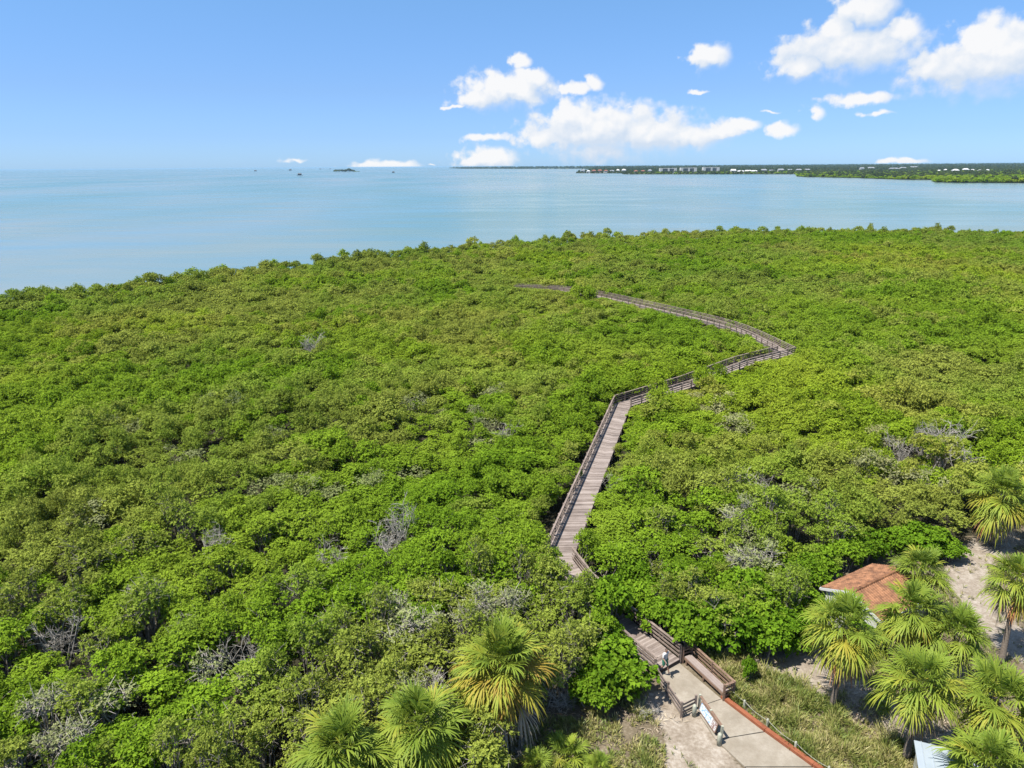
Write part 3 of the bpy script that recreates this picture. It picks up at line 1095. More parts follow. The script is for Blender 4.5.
def palm(base, crown, pm, size, label, rz=0.0, r=0.17):
    """base on the ground, crown centre in the air"""
    root = empty('palm_tree', base, 0, label=label, cat='palm tree')
    b = Vector((0, 0, -0.15))
    c = Vector(crown) - Vector(base)
    mid = b.lerp(c, .5) + Vector((c.x * -.12, c.y * -.12, 0))
    pts_, rad = [], []
    for i in range(9):
        t = i / 8
        p = b * (1 - t) ** 2 + mid * 2 * t * (1 - t) + c * t * t
        pts_.append(p)
        rad.append(r * (1.25 - .35 * min(1, t * 3) + (.03 if i % 2 else 0) + (.15 if i == 8 else 0)))
    mb = MB()
    mb.tube(pts_, rad, 10)
    mb.build('trunk', M['palm_bark'], root, True)
    o = bpy.data.objects.new('crown', pm[0]); COL.objects.link(o); o.parent = root
    o.location = c; o.rotation_euler = (0, 0, rz); o.scale = (size,) * 3
    if pm[1]:
        o = bpy.data.objects.new('dead_fronds', pm[1]); COL.objects.link(o); o.parent = root
        o.location = c; o.rotation_euler = (0, 0, rz); o.scale = (size,) * 3
    return root


def palm_px(cpx, cpy, z, pm, size, label, rz, lean=(0, 0), r=0.17):
    c = at(cpx, cpy, z)
    palm((c.x + lean[0], c.y + lean[1], 0), tuple(c), pm, size, label, rz, r)


palm_px(500, 662, 5.0, PM[3], 1.22, 'full golden-skirted palm left of the sandy clearing', 0.3)
palm_px(420, 726, 4.2, PM[7], 1.15, 'fresh green palm left of the golden-skirted one at bottom', 1.2)
palm_px(342, 746, 4.0, PM[2], 1.15, 'leftmost green palm along the bottom edge', 2.2)
palm_px(845, 626, 5.5, PM[1], 1.08, 'lone palm with grey skirt and dark trunk beside the grass', 0.4)
palm_px(922, 570, 3.9, PM[2], .95, 'green palm rising behind the tiled hut ridge', 1.1)
palm_px(914, 610, 4.9, PM[5], .92, 'palm with orange dead frond in front of the tiled roof', 2.5)
palm_px(958, 632, 4.4, PM[6], .92, 'darker palm right of the one before the tiled roof', 3.3)
palm_px(921, 680, 5.0, PM[0], .95, 'yellow-tipped palm above the pale metal roof', 4.0)
palm_px(1000, 698, 4.6, PM[1], 1.0, 'palm with brown hanging skirt at lower right edge', 5.1)
palm_px(1003, 494, 4.6, PM[5], 1.2, 'wide shaggy palm with orange dead fronds beside the grey shrubs', 0.9)
palm_px(1018, 578, 5.6, PM[4], .98, 'tall leaning palm over the sandy track', 1.9, (-.55, -.9))
palm_px(990, 765, 3.6, PM[7], .95, 'lowest palm behind the pale metal roof at the bottom right corner', 2.9)

PALMETTO = [palm_meshes(20 + i, 20, .62, 0.05, False, 2, -10) for i in range(2)]
for i, (q, s, lb) in enumerate((((566, 752), 1.0, 'low dark palmetto clump right of the golden palm'), ((535, 765), .9, 'low palmetto under the golden palm'),
                                ((600, 765), .8, 'low palmetto at the left edge of the sand'), ((222, 768), .9, 'yellow-tipped palmetto poking up at the bottom edge'),
                                ((250, 775), .75, 'small palmetto beside the yellow-tipped one'), ((880, 700), .7, 'palmetto in the shade by the lone palm'), ((858, 650), 1.1, 'palmetto in front of the tiled hut door wall'), ((880, 640), 1.1, 'palmetto below the low eave of the tiled hut'), ((898, 640), 1.0, 'palmetto between two palms right of the hut'))):
    w = at(q[0], q[1], .5)
    root = empty('palmetto', (w.x, w.y, 0), i * 1.1, (s, s, s), label=lb, cat='palmetto')
    o = bpy.data.objects.new('crown', PALMETTO[i % 2][0]); COL.objects.link(o); o.parent = root; o.location = (0, 0, .35)
    o = bpy.data.objects.new('dead_fronds', PALMETTO[i % 2][1]); COL.objects.link(o); o.parent = root; o.location = (0, 0, .5)

# ------------------------------------------------------------------ grass
def grass_obj(name, poly, n, h, label, keep=None, seed=5, path=None):
    rng = np.random.default_rng(seed)
    xs = [p[0] for p in poly]; ys = [p[1] for p in poly]
    P = []
    while len(P) < n:
        x, y_ = rng.uniform(min(xs), max(xs)), rng.uniform(min(ys), max(ys))
        if not inside((x, y_), poly):
            continue
        g = noise.noise(Vector((x * .55, y_ * .55, 9.0))) + .5 * noise.noise(Vector((x * 1.7, y_ * 1.7, 5.0)))
        if g < keep + rng.uniform(-.25, .25):
            continue
        if any(line_dist((x, y_), ln)[0] < w * 0.85 for ln, w in SAND_LINES) and rng.random() < .93:
            continue
        if path is not None and inside((x, y_), path):
            continue
        P.append((x, y_, 0.0))
    P = np.array(P)
    N = np.tile(np.array([[0, 0, 1.0]]), (n, 1)) + rng.normal(0, .12, (n, 3))
    t = rng.uniform(0, 1, n)
    hh = np.array([h * max(.35, 1.0 + 1.3 * noise.noise(Vector((p[0] * .8, p[1] * .8, 20.0))) + (.8 if noise.noise(Vector((p[0] * 2.2, p[1] * 2.2, 40.0))) > .42 else 0)) for p in P])
    V, Q, T = sprays(P, unit(N), 7, hh, .04, (0.1, 0.95), rng, t)
    me = quads_mesh(name, V, Q, {'tint': T}, M['grass'])
    return tag(link_mesh(name, me), label, 'grass', None, 'stuff')


PATH = [at(655, 676, .0), at(678, 663, .0), at(721, 700, .0), at(764, 733, 0), at(812, 768, .0), at(905, 830, 0), at(1010, 895, 0), at(930, 930, 0), at(810, 840, 0), at(745, 768, .0), at(716, 741, .0), at(695, 709, .0), at(681, 716, .0)]
PATH2 = [(p.x, p.y) for p in PATH]
G1 = [tuple(at(x, y)[:2]) for x, y in ((690, 655), (775, 655), (812, 682), (860, 702), (905, 735), (925, 768), (960, 840), (900, 826), (815, 764), (768, 730), (724, 696))]
grass_obj('grass', G1, 5200, .48, 'rough olive grass growing between the path and sandy trail', -.35, 5, PATH2)
G2 = [tuple(at(x, y)[:2]) for x, y in ((500, 715), (600, 692), (645, 690), (660, 730), (700, 768), (720, 850), (480, 850))]
grass_obj('dry_grass', G2, 2600, .4, 'sparse dry grass growing over the sandy ground left of the path', -.12, 6, PATH2)
G3 = [tuple(at(x, y)[:2]) for x, y in ((820, 640), (880, 600), (960, 560), (1040, 540), (1100, 700), (1060, 800), (920, 740))]
grass_obj('weedy_grass', G3, 2200, .32, 'thin weedy grass scattered under the right palms', -.05, 7, PATH2)

# leaf litter and dry fronds on the ground under the palms
rng = np.random.default_rng(77)
LP = []
for q in ((500, 768), (420, 800), (846, 700), (915, 690), (925, 735), (1000, 745), (560, 720), (965, 690), (640, 715)):
    w = at(*q)
    for _ in range(70):
        LP.append((w.x + rng.normal(0, 1.0), w.y + rng.normal(0, .9), .02))
LP = np.array(LP)
V_, Q_, T_ = sprays(LP, unit(np.tile([[0, 0, 1.0]], (len(LP), 1)) + rng.normal(0, .1, (len(LP), 3))), 4, .4, .045, (1.2, 1.5), rng, rng.uniform(0, .8, len(LP)))
me = quads_mesh('litter', V_, Q_, {'tint': T_}, M['dead'])
tag(link_mesh('fallen_leaves', me), 'dry fallen fronds and litter lying under the palms', 'litter', None, 'stuff')

# ------------------------------------------------------------------ concrete path
def slab(name, poly, z0, z1, mat, parent=None):
    n = len(poly)
    vs = [(p[0], p[1], z0) for p in poly] + [(p[0], p[1], z1) for p in poly]
    fs = [tuple(range(n))[::-1], tuple(range(n, 2 * n))] + [(i, (i + 1) % n, n + (i + 1) % n, n + i) for i in range(n)]
    me = bpy.data.meshes.new(name)
    me.from_pydata(vs, [], fs)
    me.update()
    bm = bmesh.new(); bm.from_mesh(me); bmesh.ops.recalc_face_normals(bm, faces=bm.faces); bm.to_mesh(me); bm.free()
    return link_mesh(name, me, mat, parent)


# the path in slabs with joints between them
def lerp2(a, b, t):
    return (a[0] + (b[0] - a[0]) * t, a[1] + (b[1] - a[1]) * t)


pad = [PATH2[0], PATH2[1], PATH2[2], lerp2(PATH2[11], PATH2[2], .02), PATH2[11], PATH2[12]]
RIGHT = [PATH2[2], PATH2[3], PATH2[4], PATH2[5], PATH2[6]]
LEFT = [PATH2[11], PATH2[10], PATH2[9], PATH2[8], PATH2[7]]
mbp = MB()


def slab_into(mb, poly, z0, z1):
    n = len(poly)
    mb.add([(p[0], p[1], z0) for p in poly] + [(p[0], p[1], z1) for p in poly],
           [tuple(range(n))[::-1], tuple(range(n, 2 * n))] + [(i, (i + 1) % n, n + (i + 1) % n, n + i) for i in range(n)])


slab_into(mbp, [PATH2[0], PATH2[1], PATH2[2], PATH2[11], PATH2[12]], -.2, .09)
for i in range(4):
    a = .012
    slab_into(mbp, [lerp2(LEFT[i], LEFT[i + 1], a), lerp2(RIGHT[i], RIGHT[i + 1], a), lerp2(RIGHT[i + 1], RIGHT[i], a), lerp2(LEFT[i + 1], LEFT[i], a)], -.2, .085)
me = bpy.data.meshes.new('path')
me.from_pydata(mbp.v, [], mbp.f)
bm = bmesh.new(); bm.from_mesh(me); bmesh.ops.recalc_face_normals(bm, faces=bm.faces); bm.to_mesh(me); bm.free()
tag(link_mesh('path', me, M['concrete']), kind='structure')

# rust-red edging boards along the path's right side
mb = MB()
ed = [Vector((p[0], p[1], .14)) for p in RIGHT]
for i in range(4):
    d = (ed[i + 1] - ed[i]).normalized()
    nrm = Vector((-d.y, d.x, 0))
    mb.beam(ed[i] + nrm * .14 + d * (.01 if i else -.05), ed[i + 1] + nrm * .14 - d * .01, .26, .22)
tag(mb.build('edging_board', M['rust_edge']), 'rust-red timber edging along the right side of the concrete path', 'edging')

# rope fence beyond the edging
root = empty('rope_fence', at(740, 706), label='low rope strung on short pale posts beside the grass', cat='rope fence')
rp = []
for i, q in enumerate(((726, 694), (744, 708), (767, 727), (795, 750), (828, 775))):
    w = at(q[0], q[1], 0)
    off = w - root.location
    mb = MB()
    mb.tube([off + Vector((0, 0, -.1)), off + Vector((0, 0, .5)), off + Vector((0, 0, .56))], [.075, .07, .045], 9)
    if i:
        mb.build('post', M['pale_wood'], root)
    rp.append(off + Vector((0, 0, .47 if i else .75)))
mb = MB()
path3 = []
for i in range(len(rp) - 1):
    for k in range(6):
        t = k / 6
        p = rp[i].lerp(rp[i + 1], t)
        p.z -= .14 * 4 * t * (1 - t)
        path3.append(p)
path3.append(rp[-1])
mb.tube(path3, .015, 6)
mb.build('rope', M['rope'], root)

# ------------------------------------------------------------------ boardwalk
bw = empty('boardwalk', tuple(BW[0]), label='long zigzag timber boardwalk winding through the mangroves towards the water', cat='boardwalk')
O = Vector(BW[0])
WID = 2.15
# round the last curve slightly
CP = []
for i in range(len(BW)):
    if i < 8 or i > len(BW) - 2:
        CP.append((BW[i], i))
    else:
        CP.append((BW[i], i))


def offset_line(pts3, off):
    out = []
    n = len(pts3)
    for i in range(n):
        a = pts3[max(i - 1, 0)]; b = pts3[min(i + 1, n - 1)]
        d1 = (pts3[i] - a) if i else (b - pts3[i])
        d2 = (b - pts3[i]) if i < n - 1 else d1
        d1 = Vector((d1.x, d1.y, 0)).normalized(); d2 = Vector((d2.x, d2.y, 0)).normalized()
        n1 = Vector((-d1.y, d1.x, 0)); n2 = Vector((-d2.y, d2.x, 0))
        m = (n1 + n2)
        if m.length < .2:
            m = n1
        m.normalize()
        k = 1.0 / max(.45, m.dot(n1))
        out.append(pts3[i] + m * off * k)
    return out


def resample(pts3, smooth_from):
    """curve the far stretch, keep the near corners sharp"""
    out = list(pts3[:smooth_from + 1])
    for i in range(smooth_from, len(pts3) - 1):
        p0 = pts3[max(i - 1, smooth_from)]; p1 = pts3[i]; p2 = pts3[i + 1]; p3 = pts3[min(i + 2, len(pts3) - 1)]
        for k in (1, 2, 3):
            t = k / 3
            q = .5 * ((2 * p1) + (p2 - p0) * t + (2 * p0 - 5 * p1 + 4 * p2 - p3) * t * t + (3 * p1 - p0 - 3 * p2 + p3) * t ** 3)
            out.append(q)
    return out


BWS = resample([Vector(p) for p in BW], 7)
LL = offset_line(BWS, WID / 2)
RR = offset_line(BWS, -WID / 2)
acc = 0.0
groups = [(0, 3), (3, 4), (4, 7), (7, len(BWS) - 1)]
dist_at = [0.0]
for i in range(1, len(BWS)):
    dist_at.append(dist_at[-1] + (BWS[i] - BWS[i - 1]).length)
for a, b in groups:
    vs, fs, uvs = [], [], []
    for i in range(a, b + 1):
        for p, v in ((LL[i], 0), (RR[i], WID)):
            q = p - O
            vs.append(q); uvs.append((dist_at[i], v))
    n = len(vs)
    for i in range(n):
        vs.append(vs[i] - Vector((0, 0, .22))); uvs.append(uvs[i])
    for k in range(b - a):
        i = 2 * k
        fs.append((i, i + 1, i + 3, i + 2))
        fs.append((n + i, n + i + 2, n + i + 3, n + i + 1))
        fs.append((i, i + 2, n + i + 2, n + i))
        fs.append((i + 1, n + i + 1, n + i + 3, i + 3))
    fs.append((0, n, n + 1, 1))
    fs.append((n - 2, n - 1, 2 * n - 1, 2 * n - 2))
    me = bpy.data.meshes.new('deck')
    me.from_pydata(vs, [], fs)
    uvl = me.uv_layers.new(name='UVMap')
    for lp in me.loops:
        uvl.data[lp.index].uv = uvs[lp.vertex_index]
    bm = bmesh.new(); bm.from_mesh(me); bmesh.ops.recalc_face_normals(bm, faces=bm.faces); bm.to_mesh(me); bm.free()
    link_mesh('deck', me, M['deck'], bw)

RAIL_H = 1.07


def boards_into(mb, a, b, cap=True):
    d = (b - a)
    if d.length < .05:
        return
    for h in (.28, .56, .84):
        mb.beam(a + Vector((0, 0, h)), b + Vector((0, 0, h)), .04, .115)
    if cap:
        mb.beam(a + Vector((0, 0, RAIL_H)), b + Vector((0, 0, RAIL_H)), .16, .045)


LIN = offset_line(BWS, WID / 2 - .06)
RIN = offset_line(BWS, -(WID / 2 - .06))
for a, b in groups:
    for side, ln in (('l', LIN), ('r', RIN)):
        if side == 'r' and (a, b) == (3, 4):
            continue
        mb = MB()
        for i in range(a, b):
            p, q = ln[i] - O, ln[i + 1] - O
            d = (q - p).normalized() * .012
            boards_into(mb, p + d, q - d)
        mb.build('railing', M['rail_wood'], bw)

posts = []
for side, ln in ((1, offset_line(BWS, WID / 2 + .05)), (-1, offset_line(BWS, -(WID / 2 + .05)))):
    for i in range(len(BWS) - 1):
        p, q = ln[i], ln[i + 1]
        n = max(1, round((q - p).length / 1.9))
        for k in range(n):
            w = p.lerp(q, (k + .03) / n)
            short = side == -1 and i == 3
            posts.append((w, short))
posts.sort(key=lambda t: t[0].length)
far_mb = MB()
for n, (w, short) in enumerate(posts):
    top = w.z + (.12 if short else RAIL_H - .03)
    loc = w - O
    if n < 99:
        mb = MB()
        mb.box((loc.x, loc.y, (top - .3) / 2 - O.z + 0.0), (.14, .14, top + .3))
        mb.build('post', M['pile_wood'] if short else M['rail_wood'], bw)
    else:
        far_mb.box((loc.x, loc.y, (top - .3) / 2 - O.z), (.14, .14, top + .3))
o = far_mb.build('post', M['rail_wood'], bw)
o['kind'] = 'stuff'

# ------------------------------------------------------------------ bench and rails round the pad
A = at(684, 663, .1); B = at(722, 699, .1)
U = (B - A).normalized(); U.z = 0
NRM = Vector((-U.y, U.x, 0))
if NRM.x < 0:
    NRM = -NRM
bench = empty('bench', tuple((A + B) / 2), label='long weathered timber bench along the right side of the concrete pad', cat='bench')
C0 = (A + B) / 2
hl = (B - A).length / 2
mb = MB()
for k in range(3):
    o_ = NRM * (.10 + k * .165)
    mb.beam(U * -hl + o_ + Vector((0, 0, .45)), U * hl + o_ + Vector((0, 0, .45)), .155, .05)
mb.build('seat', simple_mat('bench_plank', (0.165, 0.128, 0.113), (0.225, 0.185, 0.162), 1.5, .85), bench)
mb = MB()
mb.beam(U * -hl + NRM * .02 + Vector((0, 0, .34)), U * hl + NRM * .02 + Vector((0, 0, .34)), .045, .17)
mb.build('apron', M['brown_wood'], bench)
for t in (-.92, 0.0, .92):
    mb = MB()
    p = U * (hl * t)
    mb.box((p.x + NRM.x * .1, p.y + NRM.y * .1, .14), (.12, .12, .38), math.atan2(U.y, U.x))
    mb.box((p.x + NRM.x * .42, p.y + NRM.y * .42, .14), (.12, .12, .38), math.atan2(U.y, U.x))
    mb.build('leg', M['brown_wood'], bench)


def rail_thing(name, label, pts3, cat, h=1.05, mat='brown_wood', cap=True, post_mat=None, base=0.0, boards=(.28, .55, .82)):
    root = empty(name, tuple(pts3[0]), label=label, cat=cat)
    o3 = Vector(pts3[0])
    mb = MB()
    for i in range(len(pts3) - 1):
        p, q = pts3[i] - o3, pts3[i + 1] - o3
        d = (q - p).normalized() * .08
        for hh in boards:
            mb.beam(p + d + Vector((0, 0, hh)), q - d + Vector((0, 0, hh)), .04, .12)
        if cap:
            mb.beam(p + d * .9 + Vector((0, 0, h)), q - d * .9 + Vector((0, 0, h)), .15, .045)
    mb.build('rail_boards', M[mat], root)
    ex = []
    for i in range(len(pts3)):
        ex.append(pts3[i] - o3)
        if i < len(pts3) - 1 and (pts3[i + 1] - pts3[i]).length > 2.2:
            ex.append((pts3[i] + pts3[i + 1]) / 2 - o3 + (Vector((0, 0, 0))))
    for p in ex:
        mb = MB()
        mb.box((p.x, p.y, (h + .04 - .3) / 2), (.12, .12, h + .34 + .04))
        mb.build('post', M[post_mat or mat], root)
    return root


a0 = A + NRM * .0 - U * .16
rail_thing('timber_railing', 'brown timber railing wrapped round the back of the bench', [a0, a0 + NRM * .72, B + NRM * .72 + U * .12, B + U * .12], 'railing')
lc = [at(655, 678, .02), at(681, 717, .02), at(695, 710, .02)]
rail_thing('corner_railing', 'grey-brown corner railing between the pad and bare sand', lc, 'railing', 1.0, 'rail_wood', False)
sg = [at(699, 709, .02), at(721, 741, .02)]
sr = rail_thing('sign_railing', 'short railing holding the white and blue sign beside the path', sg, 'railing', .95, 'brown_wood', True, 'pale_wood', boards=(.12,))

# information sign
sa, sb = sg
u = (sb - sa).normalized()
nn = Vector((u.y, -u.x, 0))
if nn.y > 0:
    nn = -nn
sign = empty('information_sign', tuple(sa.lerp(sb, .5) + nn * .12), label='white and blue notice panel fixed to the railing by the path', cat='sign')
W2 = (sb - sa).length * .36
tilt = Vector((0, 0, 1)) * .95 - nn * .25
tilt.normalize()
c0 = Vector((0, 0, .55))
vs = [c0 - u * W2 - tilt * .28, c0 + u * W2 - tilt * .28, c0 + u * W2 + tilt * .28, c0 - u * W2 + tilt * .28]
front = u.cross(tilt)
if front.dot(nn) < 0:
    front = -front
me = bpy.data.meshes.new('panel')
vv = [v + front * .015 for v in vs] + [v - front * .015 for v in vs]
me.from_pydata(vv, [], [(0, 1, 2, 3), (7, 6, 5, 4), (0, 4, 5, 1), (1, 5, 6, 2), (2, 6, 7, 3), (3, 7, 4, 0)])
uvl = me.uv_layers.new(name='UVMap')
uvc = [(0, 0), (1, 0), (1, 1), (0, 1)] * 2
for lp in me.loops:
    uvl.data[lp.index].uv = uvc[lp.vertex_index]
link_mesh('panel', me, M['sign'], sign)
mb = MB()
for k in range(4):
    p, q = vs[k], vs[(k + 1) % 4]
    mb.beam(p + front * .004, q + front * .004, .045, .05, front)
mb.build('frame', M['brown_wood'], sign)
# low pale posts either side of the sign
for q, lb in (((694, 716), 'squat pale post at the inner corner of the path'), ((719, 745), 'squat pale post at the outer end of the sign')):
    w = at(q[0], q[1], 0)
    mb = MB()
    mb.tube([(0, 0, -.1), (0, 0, .7), (0, 0, .78)], [.13, .12, .08], 10)
    o = mb.build('bollard', M['pale_wood'], None, True)
    o.location = w
    tag(o, lb, 'post')

# ------------------------------------------------------------------ tiled hut
hr = at(853, 592, 3.5)
rd = (at(893, 573, 3.5) - hr); rd.z = 0; rd.normalize()
ra = math.atan2(rd.y, rd.x)
hut = empty('tiled_hut', (hr.x, hr.y, 0), ra, label='small white hut with a weathered terracotta tile roof among the palms', cat='hut')
HW, HL, HR, HE = 1.95, 5.4, 3.5, 2.65


def tile_slope(sign_):
    nu, nv = 150, 40
    V, Q = [], []
    rows = 13
    for j in range(nv + 1):
        v = j / nv
        for i in range(nu + 1):
            uu = i / nu
            x = -.15 + uu * (HL + .3)
            yy = sign_ * (.04 + v * (HW + .25))
            z = HR - (HR - HE) * v
            z += .045 * abs(math.sin(math.pi * x / .21)) + .035 * ((v * rows) % 1.0) + .02 * noise.noise(Vector((x * 1.3, yy * 1.3, sign_)))
            V.append((x, yy, z))
    for j in range(nv):
        for i in range(nu):
            a = j * (nu + 1) + i
            Q.append((a, a + 1, a + nu + 2, a + nu + 1))
    me = quads_mesh('roof', np.array(V), np.array(Q), None, M['tile'])
    o = link_mesh('roof', me, None, hut)
    return o


tile_slope(1); tile_slope(-1)
mb = MB()
x = -.2
k = 0
while x < HL + .1:
    mb.tube([(x, 0, HR + .05), (x + .36, 0, HR + .03)], [.125, .105], 8)
    x += .31
mb.build('ridge_cap', M['tile'], hut)
mb = MB()
# walls: gable ends and long sides
for x0 in (0.0, HL - .18):
    prof = [(-HW + .1, 0), (HW - .1, 0), (HW - .1, HE - .02), (0, HR - .07), (-HW + .1, HE - .02)]
    vs = [(x0, p[0], p[1]) for p in prof] + [(x0 + .18, p[0], p[1]) for p in prof]
    mb.add(vs, [(0, 1, 2, 3, 4)[::-1], (5, 6, 7, 8, 9), (0, 1, 6, 5), (1, 2, 7, 6), (2, 3, 8, 7), (3, 4, 9, 8), (4, 0, 5, 9)])
for s in (-1, 1):
    mb.box((HL / 2, s * (HW - .2), (HE - .12) / 2), (HL - .38, .18, HE - .12))
mb.build('wall', M['stucco'], hut)
mb = MB()
for s in (-1, 1):
    mb.beam((-.17, s * (HW + .24), HE - .07), (-.17, s * .02, HR - .03), .06, .17)
    mb.beam((-.17, s * (HW + .29), HE - .09), (HL + .1, s * (HW + .29), HE - .09), .05, .14)
mb.build('fascia', M['white_wall'], hut)
mb = MB()
mb.box((-.012, -.3, 1.0), (.03, .85, 2.0))
mb.build('door', M['brown_wood'], hut)

# ------------------------------------------------------------------ metal roof shelter, bottom right
c1, c2 = at(914, 740, 2.9), at(968, 753, 2.9)
dx = (c2 - c1).normalized()
dn = Vector((dx.y, -dx.x, 0))
if dn.y > 0:
    dn = -dn
sh = empty('picnic_shelter', (c1.x, c1.y, 0), math.atan2(dx.y, dx.x), label='open shelter with pale standing seam metal roof under the lowest palm', cat='shelter')
Ls, Ds = 3.6, 3.2
mb = MB()
mb.add([(0, 0, 2.9), (Ls, 0, 2.9), (Ls, -Ds, 2.55), (0, -Ds, 2.55), (0, 0, 2.84), (Ls, 0, 2.84), (Ls, -Ds, 2.49), (0, -Ds, 2.49)],
       [(0, 3, 2, 1), (4, 5, 6, 7), (0, 1, 5, 4), (1, 2, 6, 5), (2, 3, 7, 6), (3, 0, 4, 7)])
x = .3
while x < Ls:
    mb.beam((x, -.002, 2.918), (x, -Ds + .002, 2.568), .035, .05)
    x += .42
mb.build('roof', M['metal_roof'], sh)
for x in (.2, Ls - .2):
    for yy in (-.25, -Ds + .25):
        mb = MB()
        mb.box((x, yy, 1.25), (.13, .13, 2.55 if yy < -1 else 2.75))
        mb.build('post', M['pale_wood'], sh)
mb = MB()
for yy, zz in ((-.25, 2.72), (-Ds + .25, 2.42)):
    mb.beam((.05, yy, zz), (Ls - .05, yy, zz), .09, .16)
mb.build('beam', M['brown_wood'], sh)

# ------------------------------------------------------------------ walker
def person(loc, rz):
    root_loc = loc
    bm_v, bm_e, rad = [], [], []

    def vtx(p, r):
        bm_v.append(p); rad.append(r); return len(bm_v) - 1

    def edge(a, b):
        bm_e.append((a, b))
    pel = vtx((0, 0, .95), (.15, .11))
    waist = vtx((.02, 0, 1.10), (.135, .10)); edge(pel, waist)
    chest = vtx((.05, 0, 1.32), (.165, .115)); edge(waist, chest)
    neck0 = vtx((.06, 0, 1.45), (.085, .07)); edge(chest, neck0)
    neck = vtx((.075, 0, 1.52), (.055, .055)); edge(neck0, neck)
    jaw = vtx((.105, 0, 1.58), (.066, .072)); edge(neck, jaw)
    head = vtx((.09, 0, 1.665), (.080, .092)); edge(jaw, head)
    crown = vtx((.085, 0, 1.72), (.066, .074)); edge(head, crown)
    # legs mid stride, x forward
    for s, hip, kn, an, toe in ((1, (0, .09, .90), (.16, .10, .50), (.30, .10, .08), (.46, .11, .045)), (-1, (0, -.09, .90), (.02, -.10, .48), (-.28, -.10, .13), (-.16, -.11, .035))):
        h = vtx(hip, (.095, .095)); edge(pel, h)
        k = vtx(kn, (.058, .058)); edge(h, k)
        cf = vtx(tuple(Vector(kn).lerp(Vector(an), .35)), (.056, .056)); edge(k, cf)
        a = vtx(an, (.038, .038)); edge(cf, a)
        t = vtx(toe, (.036, .03)); edge(a, t)
    hands = []
    for s, sh_, el, wr in ((1, (.05, .19, 1.40), (-.06, .25, 1.14), (.02, .25, .90)), (-1, (.05, -.19, 1.40), (.08, -.25, 1.13), (.26, -.22, .96))):
        a = vtx(sh_, (.06, .06)); edge(chest, a)
        b = vtx(el, (.042, .042)); edge(a, b)
        c = vtx(wr, (.030, .030)); edge(b, c)
        d = (Vector(wr) - Vector(el)).normalized()
        pm = Vector(wr) + d * .085
        p_ = vtx(tuple(pm), (.036, .018)); edge(c, p_)
        hands.append((Vector(wr), d, s))
    me = bpy.data.meshes.new('person')
    me.from_pydata(bm_v, bm_e, [])
    o = bpy.data.objects.new('person', me); COL.objects.link(o)
    sk = o.modifiers.new('skin', 'SKIN')
    for i, r in enumerate(rad):
        me.skin_vertices[0].data[i].radius = r
    me.skin_vertices[0].data[0].use_root = True
    sub = o.modifiers.new('sub', 'SUBSURF'); sub.levels = 2; sub.render_levels = 2
    dg = bpy.context.evaluated_depsgraph_get()
    dg.update()
    em = bpy.data.meshes.new_from_object(o.evaluated_get(dg))
    o.modifiers.clear()
    bm = bmesh.new(); bm.from_mesh(em)
    extra = MB()
    for wr, d, s in hands:
        side = d.cross(Vector((0, 1, 0))).normalized()
        palm_dir = Vector((0, -s, 0))
        for k, (ln, off) in enumerate(((.072, -.026), (.082, -.009), (.077, .009), (.060, .026))):
            b = wr + d * .075 + side * off
            extra.tube([b, b + d * ln * .5 + palm_dir * .008, b + d * ln * .85 + palm_dir * .026], [.0088, .008, .006], 6)
        b = wr + d * .03 - side * .03
        extra.tube([b, b + d * .03 - side * .022 + palm_dir * .012, b + d * .055 - side * .026 + palm_dir * .022], [.0105, .009, .007], 6)
    # nose, ears, eyes sockets
    extra.tube([(.165, 0, 1.675), (.192, 0, 1.645), (.178, 0, 1.632)], [.008, .014, .010], 6)
    for s in (1, -1):
        extra.tube([(.085, s * .086, 1.68), (.08, s * .098, 1.655), (.088, s * .088, 1.63)], [.012, .014, .009], 6)
    m2 = bpy.data.meshes.new('x'); m2.from_pydata(extra.v, [], extra.f)
    bm.from_mesh(m2)
    me2 = bpy.data.meshes.new('person')
    bm.to_mesh(me2); bm.free()
    me2.polygons.foreach_set('use_smooth', [True] * len(me2.polygons))
    o.data = me2
    me2.materials.append(M['skin'])
    o.location = loc; o.rotation_euler = (0, 0, rz)
    # clothing: shells taken from the body surface
    def shell(name, keep, mat, grow):
        b2 = bmesh.new(); b2.from_mesh(em)
        b2.normal_update()
        dele = [f for f in b2.faces if not keep(f.calc_center_median())]
        bmesh.ops.delete(b2, geom=dele, context='FACES')
        for v in b2.verts:
            v.co += v.normal * grow
        m = bpy.data.meshes.new(name); b2.to_mesh(m); b2.free()
        m.polygons.foreach_set('use_smooth', [True] * len(m.polygons))
        return link_mesh(name, m, mat, o)
    shell('shirt', lambda c: .93 < c.z < 1.475 and (abs(c.y) < .215 or c.z > 1.2), M['shirt'], .016)
    shell('shorts', lambda c: .56 < c.z < .99 and abs(c.y) < .2, M['shorts'], .022)
    shell('hair', lambda c: c.z > 1.60 and (c.x < .10 or c.z > 1.705), M['hair'], .014)
    shell('shoe', lambda c: c.z < .125, M['shoe'], .01)
    mb = MB()
    for s in (1, -1):
        mb.tube([(.163, s * .03, 1.672), (.172, s * .03, 1.672)], [.010, .006], 8)
    mb.tube([(.160, -.022, 1.605), (.166, 0, 1.603), (.160, .022, 1.605)], [.004, .006, .004], 6)
    mb.build('face_features', M['hair'], o)
    return o


pw = at(664, 672, .36)
pz = .37
pe = person((pw.x, pw.y, pz), math.atan2((BW[0] - BW[1]).y, (BW[0] - BW[1]).x))
tag(pe, 'person in white top and green shorts walking on the boardwalk', 'person')

# ------------------------------------------------------------------ far coast
def col(px, depth, z=0.0):
    d = ray(px, 167)
    k = depth / d.y
    return Vector((d.x * k, depth, z))


